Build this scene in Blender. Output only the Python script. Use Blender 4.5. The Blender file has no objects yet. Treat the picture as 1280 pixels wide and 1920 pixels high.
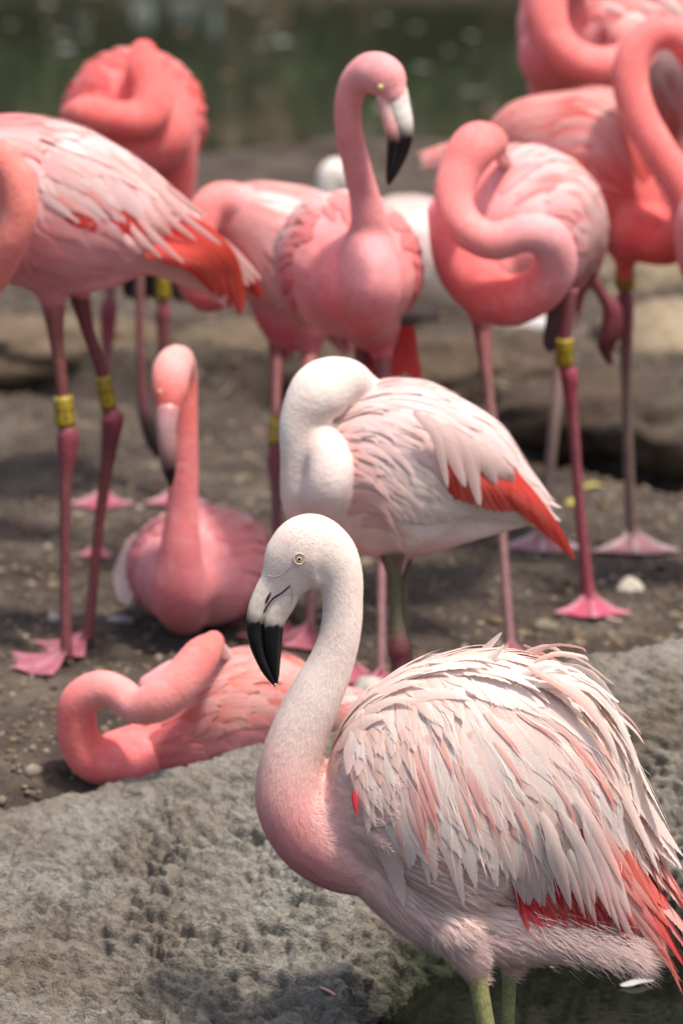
import bpy, math, random
import numpy as np
from mathutils import Vector
from mathutils.bvhtree import BVHTree

random.seed(7); rng = np.random.default_rng(7)
scene = bpy.context.scene
COL = scene.collection

# ------------------------------------------------------------------ camera, sky, sun, exposure
CAM = np.array([0.0, 0.0, 1.39]); PITCH = math.radians(12.8); FPX = 6400.0
FWD = np.array([0.0, math.cos(PITCH), -math.sin(PITCH)])
UPV = np.array([0.0, math.sin(PITCH), math.cos(PITCH)])
cam = bpy.data.cameras.new('camera'); cam_ob = bpy.data.objects.new('camera', cam); COL.objects.link(cam_ob)
cam.sensor_fit = 'HORIZONTAL'; cam.sensor_width = 24.0; cam.lens = 24.0*FPX/1280.0
cam_ob.location = CAM; cam_ob.rotation_euler = (math.pi/2-PITCH, 0, 0)
cam.clip_start = 0.1; cam.clip_end = 2000
cam.dof.use_dof = True; cam.dof.focus_distance = 4.03; cam.dof.aperture_fstop = 3.8
scene.camera = cam_ob

SUN = np.array([0.27, -0.24, 0.93]); SUN /= np.linalg.norm(SUN)
world = bpy.data.worlds.new('World'); scene.world = world; world.use_nodes = True
wn = world.node_tree.nodes; wl = world.node_tree.links; wn.clear()
sky = wn.new('ShaderNodeTexSky'); sky.sky_type = 'NISHITA'; sky.sun_disc = False
sky.sun_elevation = math.asin(SUN[2]); sky.sun_rotation = math.atan2(SUN[0], SUN[1])
bg = wn.new('ShaderNodeBackground'); bg.inputs[1].default_value = 0.145
sky.dust_density = 4.0; sky.ozone_density = 0.6
wo = wn.new('ShaderNodeOutputWorld'); wl.new(sky.outputs[0], bg.inputs[0]); wl.new(bg.outputs[0], wo.inputs[0])
sl = bpy.data.lights.new('sun', 'SUN'); sl.energy = 3.1; sl.angle = math.radians(5.0); sl.color = (1.0, 0.94, 0.85)
so = bpy.data.objects.new('sun', sl); COL.objects.link(so); so.location = (2, -2, 8)
so.rotation_euler = Vector(-SUN).to_track_quat('-Z', 'Y').to_euler()
vs = scene.view_settings; vs.view_transform = 'Standard'; vs.look = 'None'; vs.gamma = 1.0; vs.exposure = 0.5
vs.use_white_balance = True; vs.white_balance_temperature = 6620; vs.white_balance_tint = 11
vs.use_curve_mapping = False
scene.cycles.use_denoising = True
scene.cycles.max_bounces = 6; scene.cycles.transparent_max_bounces = 16

# ------------------------------------------------------------------ helpers
def lin(c):
    c = np.asarray(c, float)/255.0
    return np.where(c <= 0.04045, c/12.92, ((c+0.055)/1.055)**2.4)
def ray(px, py):
    return FWD + np.array([1.0, 0, 0])*((px-640)/FPX) + UPV*((960-py)/FPX)
def P(px, py, Y):
    d = ray(px, py); return CAM + d*(Y/d[1])
def mpp(Y):                      # metres per photograph pixel at distance Y
    return Y/math.cos(PITCH)*1.0/FPX
def nrm(v):
    v = np.asarray(v, float); n = np.linalg.norm(v, axis=-1, keepdims=True); return v/np.maximum(n, 1e-9)
TAB = np.random.default_rng(3).random(65536)
def vnoise(x, y, seed=0):
    xi = np.floor(x).astype(np.int64); yi = np.floor(y).astype(np.int64)
    fx = x-xi; fy = y-yi; fx = fx*fx*(3-2*fx); fy = fy*fy*(3-2*fy)
    def h(a, b): return TAB[((a*73856093) ^ (b*19349663) ^ (seed*83492791)) & 65535]
    return (h(xi, yi)*(1-fx)+h(xi+1, yi)*fx)*(1-fy)+(h(xi, yi+1)*(1-fx)+h(xi+1, yi+1)*fx)*fy
def fbm(x, y, o=4, seed=0):
    s = 0; a = 1; t = 0
    for i in range(o):
        s = s+a*vnoise(x*2**i+17.3*i, y*2**i-9.1*i, seed+i); t += a; a *= .5
    return s/t*2-1
def sstep(a, b, x):
    t = np.clip((x-a)/(b-a), 0, 1); return t*t*(3-2*t)

def mesh_obj(name, V, F, mat, parent=None, base=None, cols=None, uvs=None, smooth=True):
    V = np.asarray(V, float)
    if base is not None: V = V-np.asarray(base)
    me = bpy.data.meshes.new(name)
    if isinstance(F, np.ndarray):
        n, k = F.shape
        me.vertices.add(len(V)); me.vertices.foreach_set('co', V.astype(np.float32).ravel())
        me.loops.add(n*k); me.loops.foreach_set('vertex_index', F.astype(np.int32).ravel())
        me.polygons.add(n); me.polygons.foreach_set('loop_start', np.arange(0, n*k, k, dtype=np.int32))
        me.update(calc_edges=True)
    else:
        me.from_pydata([tuple(v) for v in V], [], F); me.update()
    if smooth: me.polygons.foreach_set('use_smooth', np.ones(len(me.polygons), bool))
    if cols is not None:
        a = me.color_attributes.new('Col', 'FLOAT_COLOR', 'POINT')
        c = np.ones((len(V), 4), np.float32); c[:, :3] = cols; a.data.foreach_set('color', c.ravel())
    if uvs is not None:
        a = me.attributes.new('fuv', 'FLOAT_VECTOR', 'POINT')
        a.data.foreach_set('vector', np.asarray(uvs, np.float32).ravel())
    me.materials.append(mat)
    o = bpy.data.objects.new(name, me); COL.objects.link(o)
    if parent is not None: o.parent = parent
    return o
def tag(o, label=None, cat=None, group=None, kind=None):
    if label: o['label'] = label
    if cat: o['category'] = cat
    if group: o['group'] = group
    if kind: o['kind'] = kind
    return o
def empty(name, loc):
    o = bpy.data.objects.new(name, None); COL.objects.link(o); o.location = loc; o.empty_display_size = .05; return o

# ------------------------------------------------------------------ materials
def new_mat(name):
    m = bpy.data.materials.new(name); m.use_nodes = True; nt = m.node_tree
    return m, nt, nt.nodes['Principled BSDF'], nt.nodes['Material Output']
def node(nt, t, **kw):
    n = nt.nodes.new(t)
    for k, v in kw.items():
        if k.startswith('i_'):
            key = k[2:]; n.inputs[int(key) if key.isdigit() else key].default_value = v
        else: setattr(n, k, v)
    return n
def mixc(nt, fac, a, b, mode='MIX'):
    n = nt.nodes.new('ShaderNodeMix'); n.data_type = 'RGBA'; n.blend_type = mode
    for i, v in ((0, fac), (6, a), (7, b)):
        if hasattr(v, 'links'): nt.links.new(v, n.inputs[i])
        else: n.inputs[i].default_value = v if i == 0 else (*v, 1)
    return n.outputs[2]
def ramp(nt, src, pts):
    n = nt.nodes.new('ShaderNodeValToRGB'); e = n.color_ramp.elements
    while len(e) < len(pts): e.new(0.5)
    for q, (p, c) in zip(e, pts):
        q.position = p; q.color = (*c, 1) if len(c) == 3 else c
    nt.links.new(src, n.inputs[0]); return n.outputs[0]
g1 = lambda v: (v, v, v)

def plumage_mat(name, nscale, bump, mott, patch=.26):
    m, nt, b, out = new_mat(name); L = nt.links
    at = node(nt, 'ShaderNodeAttribute', attribute_name='Col')
    geo = node(nt, 'ShaderNodeTexCoord')
    n1 = node(nt, 'ShaderNodeTexNoise', i_Scale=nscale, i_Detail=5.0, i_Roughness=.62); L.new(geo.outputs['Object'], n1.inputs['Vector'])
    n2 = node(nt, 'ShaderNodeTexNoise', i_Scale=nscale*.13, i_Detail=3.0); L.new(geo.outputs['Object'], n2.inputs['Vector'])
    f = ramp(nt, n1.outputs[0], [(.3, g1(1-mott)), (.7, g1(1.0))])
    f2 = ramp(nt, n2.outputs[0], [(.35, (1-mott, 1-mott*1.6, 1-mott*1.6)), (.65, g1(1.0))])
    n3 = node(nt, 'ShaderNodeTexNoise', i_Scale=nscale*.3, i_Detail=4.0, i_Roughness=.65, i_Distortion=.4); L.new(geo.outputs['Object'], n3.inputs['Vector'])
    pl = node(nt, 'ShaderNodeMapRange', i_1=.5, i_2=.78, i_3=0.0, i_4=patch); L.new(n3.outputs[0], pl.inputs[0])
    c = mixc(nt, pl.outputs[0], at.outputs[0], (.86, .66, .62))
    c = mixc(nt, 1.0, c, f, 'MULTIPLY'); c = mixc(nt, 1.0, c, f2, 'MULTIPLY')
    L.new(c, b.inputs['Base Color']); b.inputs['Roughness'].default_value = .8
    b.inputs['Specular IOR Level'].default_value = .2
    b.inputs['Sheen Weight'].default_value = .12; b.inputs['Sheen Roughness'].default_value = .5
    bp = node(nt, 'ShaderNodeBump', i_Strength=bump, i_Distance=.003); L.new(n1.outputs[0], bp.inputs['Height']); L.new(bp.outputs[0], b.inputs['Normal'])
    return m
M_BODY = plumage_mat('soft_plumage', 170, .55, .12)
M_FINE = plumage_mat('fine_plumage', 260, .22, .07, 0.1)

def feather_mat(name, fray):
    m, nt, b, out = new_mat(name); L = nt.links
    at = node(nt, 'ShaderNodeAttribute', attribute_name='Col')
    uv = node(nt, 'ShaderNodeAttribute', attribute_name='fuv'); sp = node(nt, 'ShaderNodeSeparateXYZ'); L.new(uv.outputs['Vector'], sp.inputs[0])
    def M(op, a, b_=None, c_=None):
        n = node(nt, 'ShaderNodeMath', operation=op)
        for i, v in enumerate((a, b_, c_)):
            if v is None: continue
            if hasattr(v, 'links'): L.new(v, n.inputs[i])
            else: n.inputs[i].default_value = v
        return n.outputs[0]
    au = M('ABSOLUTE', sp.outputs[0])
    bc = M('SUBTRACT', M('MULTIPLY', sp.outputs[1], 46.0), M('MULTIPLY', au, 5.0))
    cv = node(nt, 'ShaderNodeCombineXYZ'); L.new(bc, cv.inputs[0]); L.new(sp.outputs[2], cv.inputs[1]); L.new(M('SIGN', sp.outputs[0]), cv.inputs[2])
    nz = node(nt, 'ShaderNodeTexNoise', i_Scale=1.0, i_Detail=3.0, i_Roughness=.7); L.new(cv.outputs[0], nz.inputs['Vector'])
    c = mixc(nt, 1.0, at.outputs[0], ramp(nt, nz.outputs[0], [(.3, (.86, .83, .82)), (.65, g1(1.0))]), 'MULTIPLY')
    shaft = M('LESS_THAN', au, .045)
    c = mixc(nt, M('MULTIPLY', shaft, .35), c, (.85, .72, .66))
    df = node(nt, 'ShaderNodeBsdfDiffuse'); tr = node(nt, 'ShaderNodeBsdfTranslucent'); L.new(c, df.inputs[0]); L.new(c, tr.inputs[0])
    bp = node(nt, 'ShaderNodeBump', i_Strength=.35, i_Distance=.001); L.new(nz.outputs[0], bp.inputs['Height']); L.new(bp.outputs[0], df.inputs['Normal'])
    mx = node(nt, 'ShaderNodeMixShader', i_0=.34); L.new(df.outputs[0], mx.inputs[1]); L.new(tr.outputs[0], mx.inputs[2])
    gl = node(nt, 'ShaderNodeBsdfGlossy', i_Roughness=.45); gm = node(nt, 'ShaderNodeMixShader', i_0=.035)
    L.new(mx.outputs[0], gm.inputs[1]); L.new(gl.outputs[0], gm.inputs[2]); fin = gm.outputs[0]
    if fray:
        # barbs part towards the edges and the tip
        thr = M('SUBTRACT', 1.22, M('MULTIPLY', nz.outputs[0], M('MULTIPLY_ADD', sp.outputs[1], .85, .22)))
        a = M('LESS_THAN', au, thr)
        tp = node(nt, 'ShaderNodeBsdfTransparent'); am = node(nt, 'ShaderNodeMixShader'); L.new(a, am.inputs[0]); L.new(tp.outputs[0], am.inputs[1]); L.new(fin, am.inputs[2]); fin = am.outputs[0]
    L.new(fin, out.inputs[0]); nt.nodes.remove(b)
    return m
M_FEA = feather_mat('feather_vane', True)
M_FEB = feather_mat('feather_vane_soft', False)

def attr_mat(name, rough, spec=.4, nscale=200., mott=.2, bump=.3, dist=.001, stretch=(1, 1, 1)):
    m, nt, b, out = new_mat(name); L = nt.links
    at = node(nt, 'ShaderNodeAttribute', attribute_name='Col'); tc = node(nt, 'ShaderNodeTexCoord')
    mp = node(nt, 'ShaderNodeMapping'); mp.inputs['Scale'].default_value = stretch; L.new(tc.outputs['Object'], mp.inputs[0])
    n = node(nt, 'ShaderNodeTexNoise', i_Scale=nscale, i_Detail=4.0); L.new(mp.outputs[0], n.inputs['Vector'])
    c = mixc(nt, 1.0, at.outputs[0], ramp(nt, n.outputs[0], [(.3, g1(1-mott)), (.7, g1(1.0))]), 'MULTIPLY')
    L.new(c, b.inputs['Base Color']); b.inputs['Roughness'].default_value = rough; b.inputs['Specular IOR Level'].default_value = spec
    bp = node(nt, 'ShaderNodeBump', i_Strength=bump, i_Distance=dist); L.new(n.outputs[0], bp.inputs['Height']); L.new(bp.outputs[0], b.inputs['Normal'])
    return m
M_BILL = attr_mat('bill_horn', .34, .5, 160., .22, .3)
M_EYE = attr_mat('eye_surface', .12, .5, 300., .1, .0)
M_BAND = attr_mat('band_plastic', .4, .4, 100., .1, .05)
M_STONE = attr_mat('stone', .9, .2, 45., .45, .6, .004)
M_LEAF = attr_mat('leaf', .6, .3, 60., .3, .2)
M_FLUFF = attr_mat('down_strands', .85, .1, 100., .1, .0)
def leg_mat():
    m, nt, b, out = new_mat('scaly_leg'); L = nt.links
    at = node(nt, 'ShaderNodeAttribute', attribute_name='Col'); tc = node(nt, 'ShaderNodeTexCoord')
    v = node(nt, 'ShaderNodeTexVoronoi', i_Scale=170.0, feature='DISTANCE_TO_EDGE')
    mp = node(nt, 'ShaderNodeMapping'); mp.inputs['Scale'].default_value = (1, 1, .55); L.new(tc.outputs['Object'], mp.inputs[0]); L.new(mp.outputs[0], v.inputs['Vector'])
    e = ramp(nt, v.outputs[0], [(.0, g1(.55)), (.09, g1(1.0))])
    n = node(nt, 'ShaderNodeTexNoise', i_Scale=60.0, i_Detail=3.0); L.new(tc.outputs['Object'], n.inputs['Vector'])
    c = mixc(nt, 1.0, at.outputs[0], e, 'MULTIPLY'); c = mixc(nt, 1.0, c, ramp(nt, n.outputs[0], [(.3, g1(.72)), (.7, g1(1.0))]), 'MULTIPLY')
    L.new(c, b.inputs['Base Color']); b.inputs['Roughness'].default_value = .6
    bp = node(nt, 'ShaderNodeBump', i_Strength=.5, i_Distance=.001); L.new(v.outputs[0], bp.inputs['Height']); L.new(bp.outputs[0], b.inputs['Normal'])
    return m
M_LEG = leg_mat()

def ground_mat(name, cols, spot, wet=False):
    m, nt, b, out = new_mat(name); L = nt.links
    tc = node(nt, 'ShaderNodeTexCoord')
    n1 = node(nt, 'ShaderNodeTexNoise', i_Scale=5.0, i_Detail=8.0, i_Roughness=.65); L.new(tc.outputs['Object'], n1.inputs['Vector'])
    n2 = node(nt, 'ShaderNodeTexNoise', i_Scale=55.0, i_Detail=6.0, i_Roughness=.7); L.new(tc.outputs['Object'], n2.inputs['Vector'])
    n3 = node(nt, 'ShaderNodeTexNoise', i_Scale=300.0, i_Detail=4.0); L.new(tc.outputs['Object'], n3.inputs['Vector'])
    c = ramp(nt, n1.outputs[0], [(.3, cols[0]), (.5, cols[1]), (.72, cols[2])])
    c = mixc(nt, 1.0, c, ramp(nt, n2.outputs[0], [(.3, g1(.6)), (.55, g1(1.0)), (.75, g1(1.25))]), 'MULTIPLY')
    v = node(nt, 'ShaderNodeTexVoronoi', i_Scale=38.0); L.new(tc.outputs['Object'], v.inputs['Vector'])
    sp = ramp(nt, v.outputs['Distance'], [(.10, g1(1.0)), (.22, g1(0.0))])
    n4 = node(nt, 'ShaderNodeTexNoise', i_Scale=9.0, i_Detail=3.0); L.new(tc.outputs['Object'], n4.inputs['Vector'])
    sm = mixc(nt, 1.0, sp, ramp(nt, n4.outputs[0], [(.5, g1(0.)), (.68, g1(.7))]), 'MULTIPLY')
    c = mixc(nt, sm, c, spot)
    if wet:
        g = node(nt, 'ShaderNodeNewGeometry'); s = node(nt, 'ShaderNodeSeparateXYZ'); L.new(g.outputs['Position'], s.inputs[0])
        a = node(nt, 'ShaderNodeMath', operation='MULTIPLY_ADD', i_1=.1, i_2=0.0); L.new(n1.outputs[0], a.inputs[0])
        d = node(nt, 'ShaderNodeMath', operation='SUBTRACT'); L.new(s.outputs[2], d.inputs[0]); L.new(a.outputs[0], d.inputs[1])
        mr = node(nt, 'ShaderNodeMapRange', i_1=-.215, i_2=-.145, i_3=1.0, i_4=0.0); L.new(d.outputs[0], mr.inputs[0])
        mo = ramp(nt, n2.outputs[0], [(.35, (.012, .014, .008)), (.6, (.035, .045, .02)), (.75, (.10, .10, .05))])
        mx_ = node(nt, 'ShaderNodeMapRange', i_1=-.06, i_2=.12, i_3=0.0, i_4=1.0); L.new(s.outputs[0], mx_.inputs[0])
        mu = node(nt, 'ShaderNodeMath', operation='MULTIPLY'); L.new(mr.outputs[0], mu.inputs[0]); L.new(mx_.outputs[0], mu.inputs[1]); mr = mu
        c = mixc(nt, mr.outputs[0], c, mo)
        rr = node(nt, 'ShaderNodeMapRange', i_1=0., i_2=1., i_3=.9, i_4=.5); L.new(mr.outputs[0], rr.inputs[0]); L.new(rr.outputs[0], b.inputs['Roughness'])
    else: b.inputs['Roughness'].default_value = .92
    L.new(c, b.inputs['Base Color']); b.inputs['Specular IOR Level'].default_value = .25
    ad = node(nt, 'ShaderNodeMath', operation='ADD'); L.new(n2.outputs[0], ad.inputs[0]); L.new(n3.outputs[0], ad.inputs[1])
    bp = node(nt, 'ShaderNodeBump', i_Strength=.9, i_Distance=.009); L.new(ad.outputs[0], bp.inputs['Height']); L.new(bp.outputs[0], b.inputs['Normal'])
    return m
M_GROUND = ground_mat('trodden_earth', [(.042, .030, .023), (.092, .071, .055), (.19, .152, .118)], (.42, .37, .30))
M_ROCK = ground_mat('pitted_rock', [(.165, .132, .098), (.265, .24, .20), (.35, .345, .31)], (.40, .36, .29), wet=True)

def water_mat(name, col, scale, stretch, strength):
    m, nt, b, out = new_mat(name); L = nt.links
    tc = node(nt, 'ShaderNodeTexCoord'); mp = node(nt, 'ShaderNodeMapping'); mp.inputs['Scale'].default_value = stretch; L.new(tc.outputs['Object'], mp.inputs[0])
    n = node(nt, 'ShaderNodeTexNoise', i_Scale=scale, i_Detail=3.0); L.new(mp.outputs[0], n.inputs['Vector'])
    bp = node(nt, 'ShaderNodeBump', i_Strength=strength, i_Distance=.02); L.new(n.outputs[0], bp.inputs['Height']); L.new(bp.outputs[0], b.inputs['Normal'])
    b.inputs['Base Color'].default_value = (*col, 1); b.inputs['Roughness'].default_value = .06; b.inputs['IOR'].default_value = 1.33
    return m
M_POND = water_mat('pond_water', (.026, .031, .018), 2.0, (.9, 1.4, 1), .035)
M_POOL = water_mat('pool_water', (.006, .007, .005), 9., (1, 1.4, 1), .15)

# ------------------------------------------------------------------ terrain
def ledge_y(x): return 7.05-.55*np.clip(x, -1.3, 1.3)+.28*fbm(x*1.7, x*0+3.1, 3, 11)
def ground_h(x, y):
    x = np.asarray(x, float); y = np.asarray(y, float)
    h = .018*fbm(x*1.6, y*1.6, 3, 1)+.012*fbm(x*7, y*7, 3, 5)+.005*fbm(x*28, y*28, 3, 9)
    e = y-ledge_y(x)
    h = h+.085*sstep(-.02, .035, e+.05*fbm(x*9, y*9, 3, 21))-.035*sstep(-.22, -.04, e)*(1-sstep(-.03, .0, e))
    h = h+.03*sstep(.5, 1.6, e)+.03*fbm(x*3.2, y*3.2, 3, 31)*sstep(.0, .4, e)
    lip = 10.15+.10*np.sin(x*2.1)+.12*fbm(x*1.5, x*0, 2, 41)
    h = h*(1-sstep(lip-.3, lip+.9, y))+(.10)*sstep(lip-1.0, lip-.2, y)*(1-sstep(lip, lip+.9, y))
    h = h-.55*sstep(lip, lip+1.2, y)*(1-sstep(20.5, 22.5, y))
    h = h+.45*sstep(21.5, 24, y)*1.0
    h = h-.75*(1-sstep(4.05, 4.55, y))*1.0
    return h
def grid(xs, ys, f):
    X, Y = np.meshgrid(xs, ys); Z = f(X, Y); V = np.stack([X, Y, Z], -1).reshape(-1, 3)
    nx = len(xs); i = np.arange(len(ys)-1)[:, None]*nx+np.arange(nx-1)[None, :]
    return V, np.stack([i, i+1, i+1+nx, i+nx], -1).reshape(-1, 4)
def spread(lo, hi, d, far0, far1):
    a = list(np.arange(lo, hi, d)); s = d
    x = hi
    while x < far1: a.append(x); s *= 1.25; x += s
    a.append(far1); s = d; x = lo-d; b = []
    while x > far0: b.append(x); s *= 1.25; x -= s
    b.append(far0); return np.array(b[::-1]+a)
gx = spread(-1.35, 1.35, .014, -900, 900); gy = spread(4.3, 11.5, .016, -40, 1800)
V, F = grid(gx, gy, ground_h)
tag(mesh_obj('ground', V, F, M_GROUND), kind='structure')
def quad_sheet(name, x0, x1, y0, y1, z, mat):
    return tag(mesh_obj(name, [(x0, y0, z), (x1, y0, z), (x1, y1, z), (x0, y1, z)], [(0, 1, 2, 3)], mat), kind='structure')
quad_sheet('pond', -60, 60, 9.9, 22.6, -.02, M_POND)

def G(px, py, hf=ground_h):
    d = ray(px, py); t = np.linspace(4.2, 14, 3000); Q = CAM+d[None, :]*t[:, None]
    k = np.argmax(Q[:, 2] < hf(Q[:, 0], Q[:, 1])); return Q[k]

# rock slope between the foreground bird and the flock
RP = [P(px, py, Y) for px, py, Y in ((-500, 1560, 4.40), (0, 1508, 4.41), (160, 1488, 4.43), (340, 1446, 4.45), (600, 1374, 4.5), (900, 1300, 4.55), (1085, 1236, 4.6), (1280, 1200, 4.63), (1800, 1190, 4.66))]
rpx = np.array([p[0] for p in RP]); rpy = np.array([p[1] for p in RP]); rpz = np.array([p[2] for p in RP])
def rock_h(x, y):
    yr = np.interp(x, rpx, rpy)+.03*fbm(x*6, x*0, 3, 51); zr = np.interp(x, rpx, rpz)
    s = np.interp(x, [-.45, 0, .06, .12, .25], [.42, .52, .75, 1.3, 1.6])
    u = yr-y
    z = zr-np.where(u > 0, s*u*u/(np.abs(u)+.10), 1.1*u*u/(np.abs(u)+.05))
    return z+.022*fbm(x*6, y*7, 3, 61)*(.35+.65*sstep(-.02, .16, u))
def rock_mesh():
    xs = np.arange(-.72, .74, .0027); ys = np.arange(3.7, 4.88, .0027); X, Y = np.meshgrid(xs, ys); Z = rock_h(X, Y)
    gy, gx = np.gradient(Z, .0027, .0027)
    k = 15; pad = lambda A: np.pad(A, k, mode='edge')
    def blur(A):
        A = pad(A); c = np.cumsum(np.insert(A, 0, 0, 0), 0); A = (c[2*k+1:]-c[:-2*k-1])/(2*k+1); c = np.cumsum(np.insert(A, 0, 0, 1), 1); return (c[:, 2*k+1:]-c[:, :-2*k-1])/(2*k+1)
    gx = blur(gx); gy = blur(gy); n = nrm(np.stack([-gx, -gy, np.ones_like(Z)], -1))
    s = Y*1.0+Z*.9; w = .035*fbm(X*5, s*5, 3, 60); xx = X+w; ss = s-w*.6+X*.25
    u = np.interp(X, rpx, rpy)-Y; a = .35+.65*sstep(.0, .2, u)
    d = .011*fbm(xx*20, ss*34, 3, 66)+.009*fbm(xx*60, ss*100, 2, 71)+.006*fbm(xx*120, ss*190, 1, 73)
    rd = 1-np.abs(fbm(xx*22, ss*40, 3, 85))*2.4; zone = sstep(-.3, .25, fbm(X*4.5, s*6, 2, 88)); d = d-.012*np.clip(rd-.5, 0, 1)*2*zone
    d = d-.011*sstep(.22, .5, fbm(xx*34, ss*62, 2, 76))*(.15+.85*zone)-.007*sstep(.3, .55, fbm(xx*85, ss*140, 1, 96))
    V = np.stack([X, Y, Z], -1)+n*(d*a)[..., None]
    nx = len(xs); i = np.arange(len(ys)-1)[:, None]*nx+np.arange(nx-1)[None, :]
    return V.reshape(-1, 3), np.stack([i, i+1, i+1+nx, i+nx], -1).reshape(-1, 4)
V, F = rock_mesh()
rock = mesh_obj('rock_slope', V, F, M_ROCK)
tag(rock, 'long grey pitted rock slope in front of the lying flamingo', 'rock')
quad_sheet('pool', -3, 3, .5, 4.6, -.205, M_POOL)

# ------------------------------------------------------------------ lofted animal shapes
def crom(A, n):
    A = np.asarray(A, float); m = len(A); T = np.linspace(0, m-1, n); i = np.clip(T.astype(int), 0, m-2); t = (T-i)[:, None]
    p0 = A[np.maximum(i-1, 0)]; p1 = A[i]; p2 = A[i+1]; p3 = A[np.minimum(i+2, m-1)]
    return .5*((2*p1)+(-p0+p2)*t+(2*p0-5*p1+4*p2-p3)*t*t+(-p0+3*p1-3*p2+p3)*t**3)
class Loft:
    """controls: (px, py, dY, r_px, k, colour)"""
    def __init__(s, Y0, pts, ref, n=40, hk=1.0):
        A = []
        for px, py, dY, r, k, c in pts:
            Y = Y0+dY; A.append([*P(px, py, Y), r*mpp(Y), k, *lin(c)])
        A = np.array(A)
        m_ = A[:, 5:8].max(1) > .2; A[m_, 7] *= 1+.16*np.clip((1-A[m_, 6]/A[m_, 5]-.35)/.3, 0, 1)       # coral leans to pink
        if Y0 > 4.2: A[m_, 5:8] = np.minimum((A[m_, 5:8]*.92+lin((244, 190, 186))*.08)*1.13, .9)
        D = crom(A, n); LN = np.stack([np.interp(np.linspace(0, len(A)-1, n), np.arange(len(A)), A[:, j]) for j in range(A.shape[1])], -1)
        s.c = D[:, :3]; s.r = np.maximum(D[:, 3], .0015); s.k = LN[:, 4]; s.col = LN[:, 5:8]
        s.t = nrm(np.gradient(s.c, axis=0)); ref = np.array(ref, float)
        s.b = nrm(ref-s.t*(s.t@ref)[:, None]); s.a = np.cross(s.t, s.b); s.hk = hk
        if abs(ref[1]) > .5: s.a, s.b = s.b, -s.a      # k always scales the second (sideways) axis
        s.len = np.linalg.norm(np.diff(s.c, axis=0), axis=1).sum()
    def mesh(s, seg=20, caps=4):
        C = []; R = []; A = []; B = []; K = []; CO = []
        for q in range(caps, 0, -1):
            f = q/(caps+.0); ph = f*math.pi/2*.97
            C.append(s.c[0]-s.t[0]*s.r[0]*math.sin(ph)*s.hk); R.append(s.r[0]*math.cos(ph)); A.append(s.a[0]); B.append(s.b[0]); K.append(s.k[0]); CO.append(s.col[0])
        C += list(s.c); R += list(s.r); A += list(s.a); B += list(s.b); K += list(s.k); CO += list(s.col)
        for q in range(1, caps+1):
            ph = q/caps*math.pi/2*.97
            C.append(s.c[-1]+s.t[-1]*s.r[-1]*math.sin(ph)*s.hk); R.append(s.r[-1]*math.cos(ph)); A.append(s.a[-1]); B.append(s.b[-1]); K.append(s.k[-1]); CO.append(s.col[-1])
        C = np.array(C); R = np.array(R); A = np.array(A); B = np.array(B); K = np.array(K); CO = np.array(CO)
        th = np.linspace(0, 2*math.pi, seg, endpoint=False)
        V = C[:, None]+R[:, None, None]*(B[:, None]*np.cos(th)[None, :, None]+A[:, None]*(K[:, None]*np.sin(th)[None, :])[:, :, None])
        m = len(C); F = []
        for i in range(m-1):
            for j in range(seg):
                j2 = (j+1) % seg; F.append((i*seg+j, i*seg+j2, (i+1)*seg+j2, (i+1)*seg+j))
        F.append(tuple(range(seg))[::-1]); F.append(tuple((m-1)*seg+j for j in range(seg)))
        return V.reshape(-1, 3), F, np.repeat(CO, seg, 0)
    def at(s, u):
        n = len(s.c); x = np.clip(u, 0, 1)*(n-1)
        f = lambda A: np.stack([np.interp(x, np.arange(n), A[:, j]) for j in range(A.shape[1])], -1) if A.ndim == 2 else np.interp(x, np.arange(n), A)
        c = f(s.c)+np.where(u > 1, (u-1)*s.len, 0)[..., None]*s.t[-1]
        return c, f(s.a), f(s.b), f(s.r), f(s.k), f(s.t), f(s.col)
    def surf(s, u, th, off=0):
        c, a, b, r, k, t, col = s.at(u)
        d = b*np.cos(th)[..., None]+a*(k*np.sin(th))[..., None]
        n = nrm(b*np.cos(th)[..., None]*k[..., None]+a*np.sin(th)[..., None])
        return c+d*r[..., None]+n*np.asarray(off)[..., None], n, col
YREF = (0, 1, 0); ZREF = (0, .02, 1)

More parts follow.
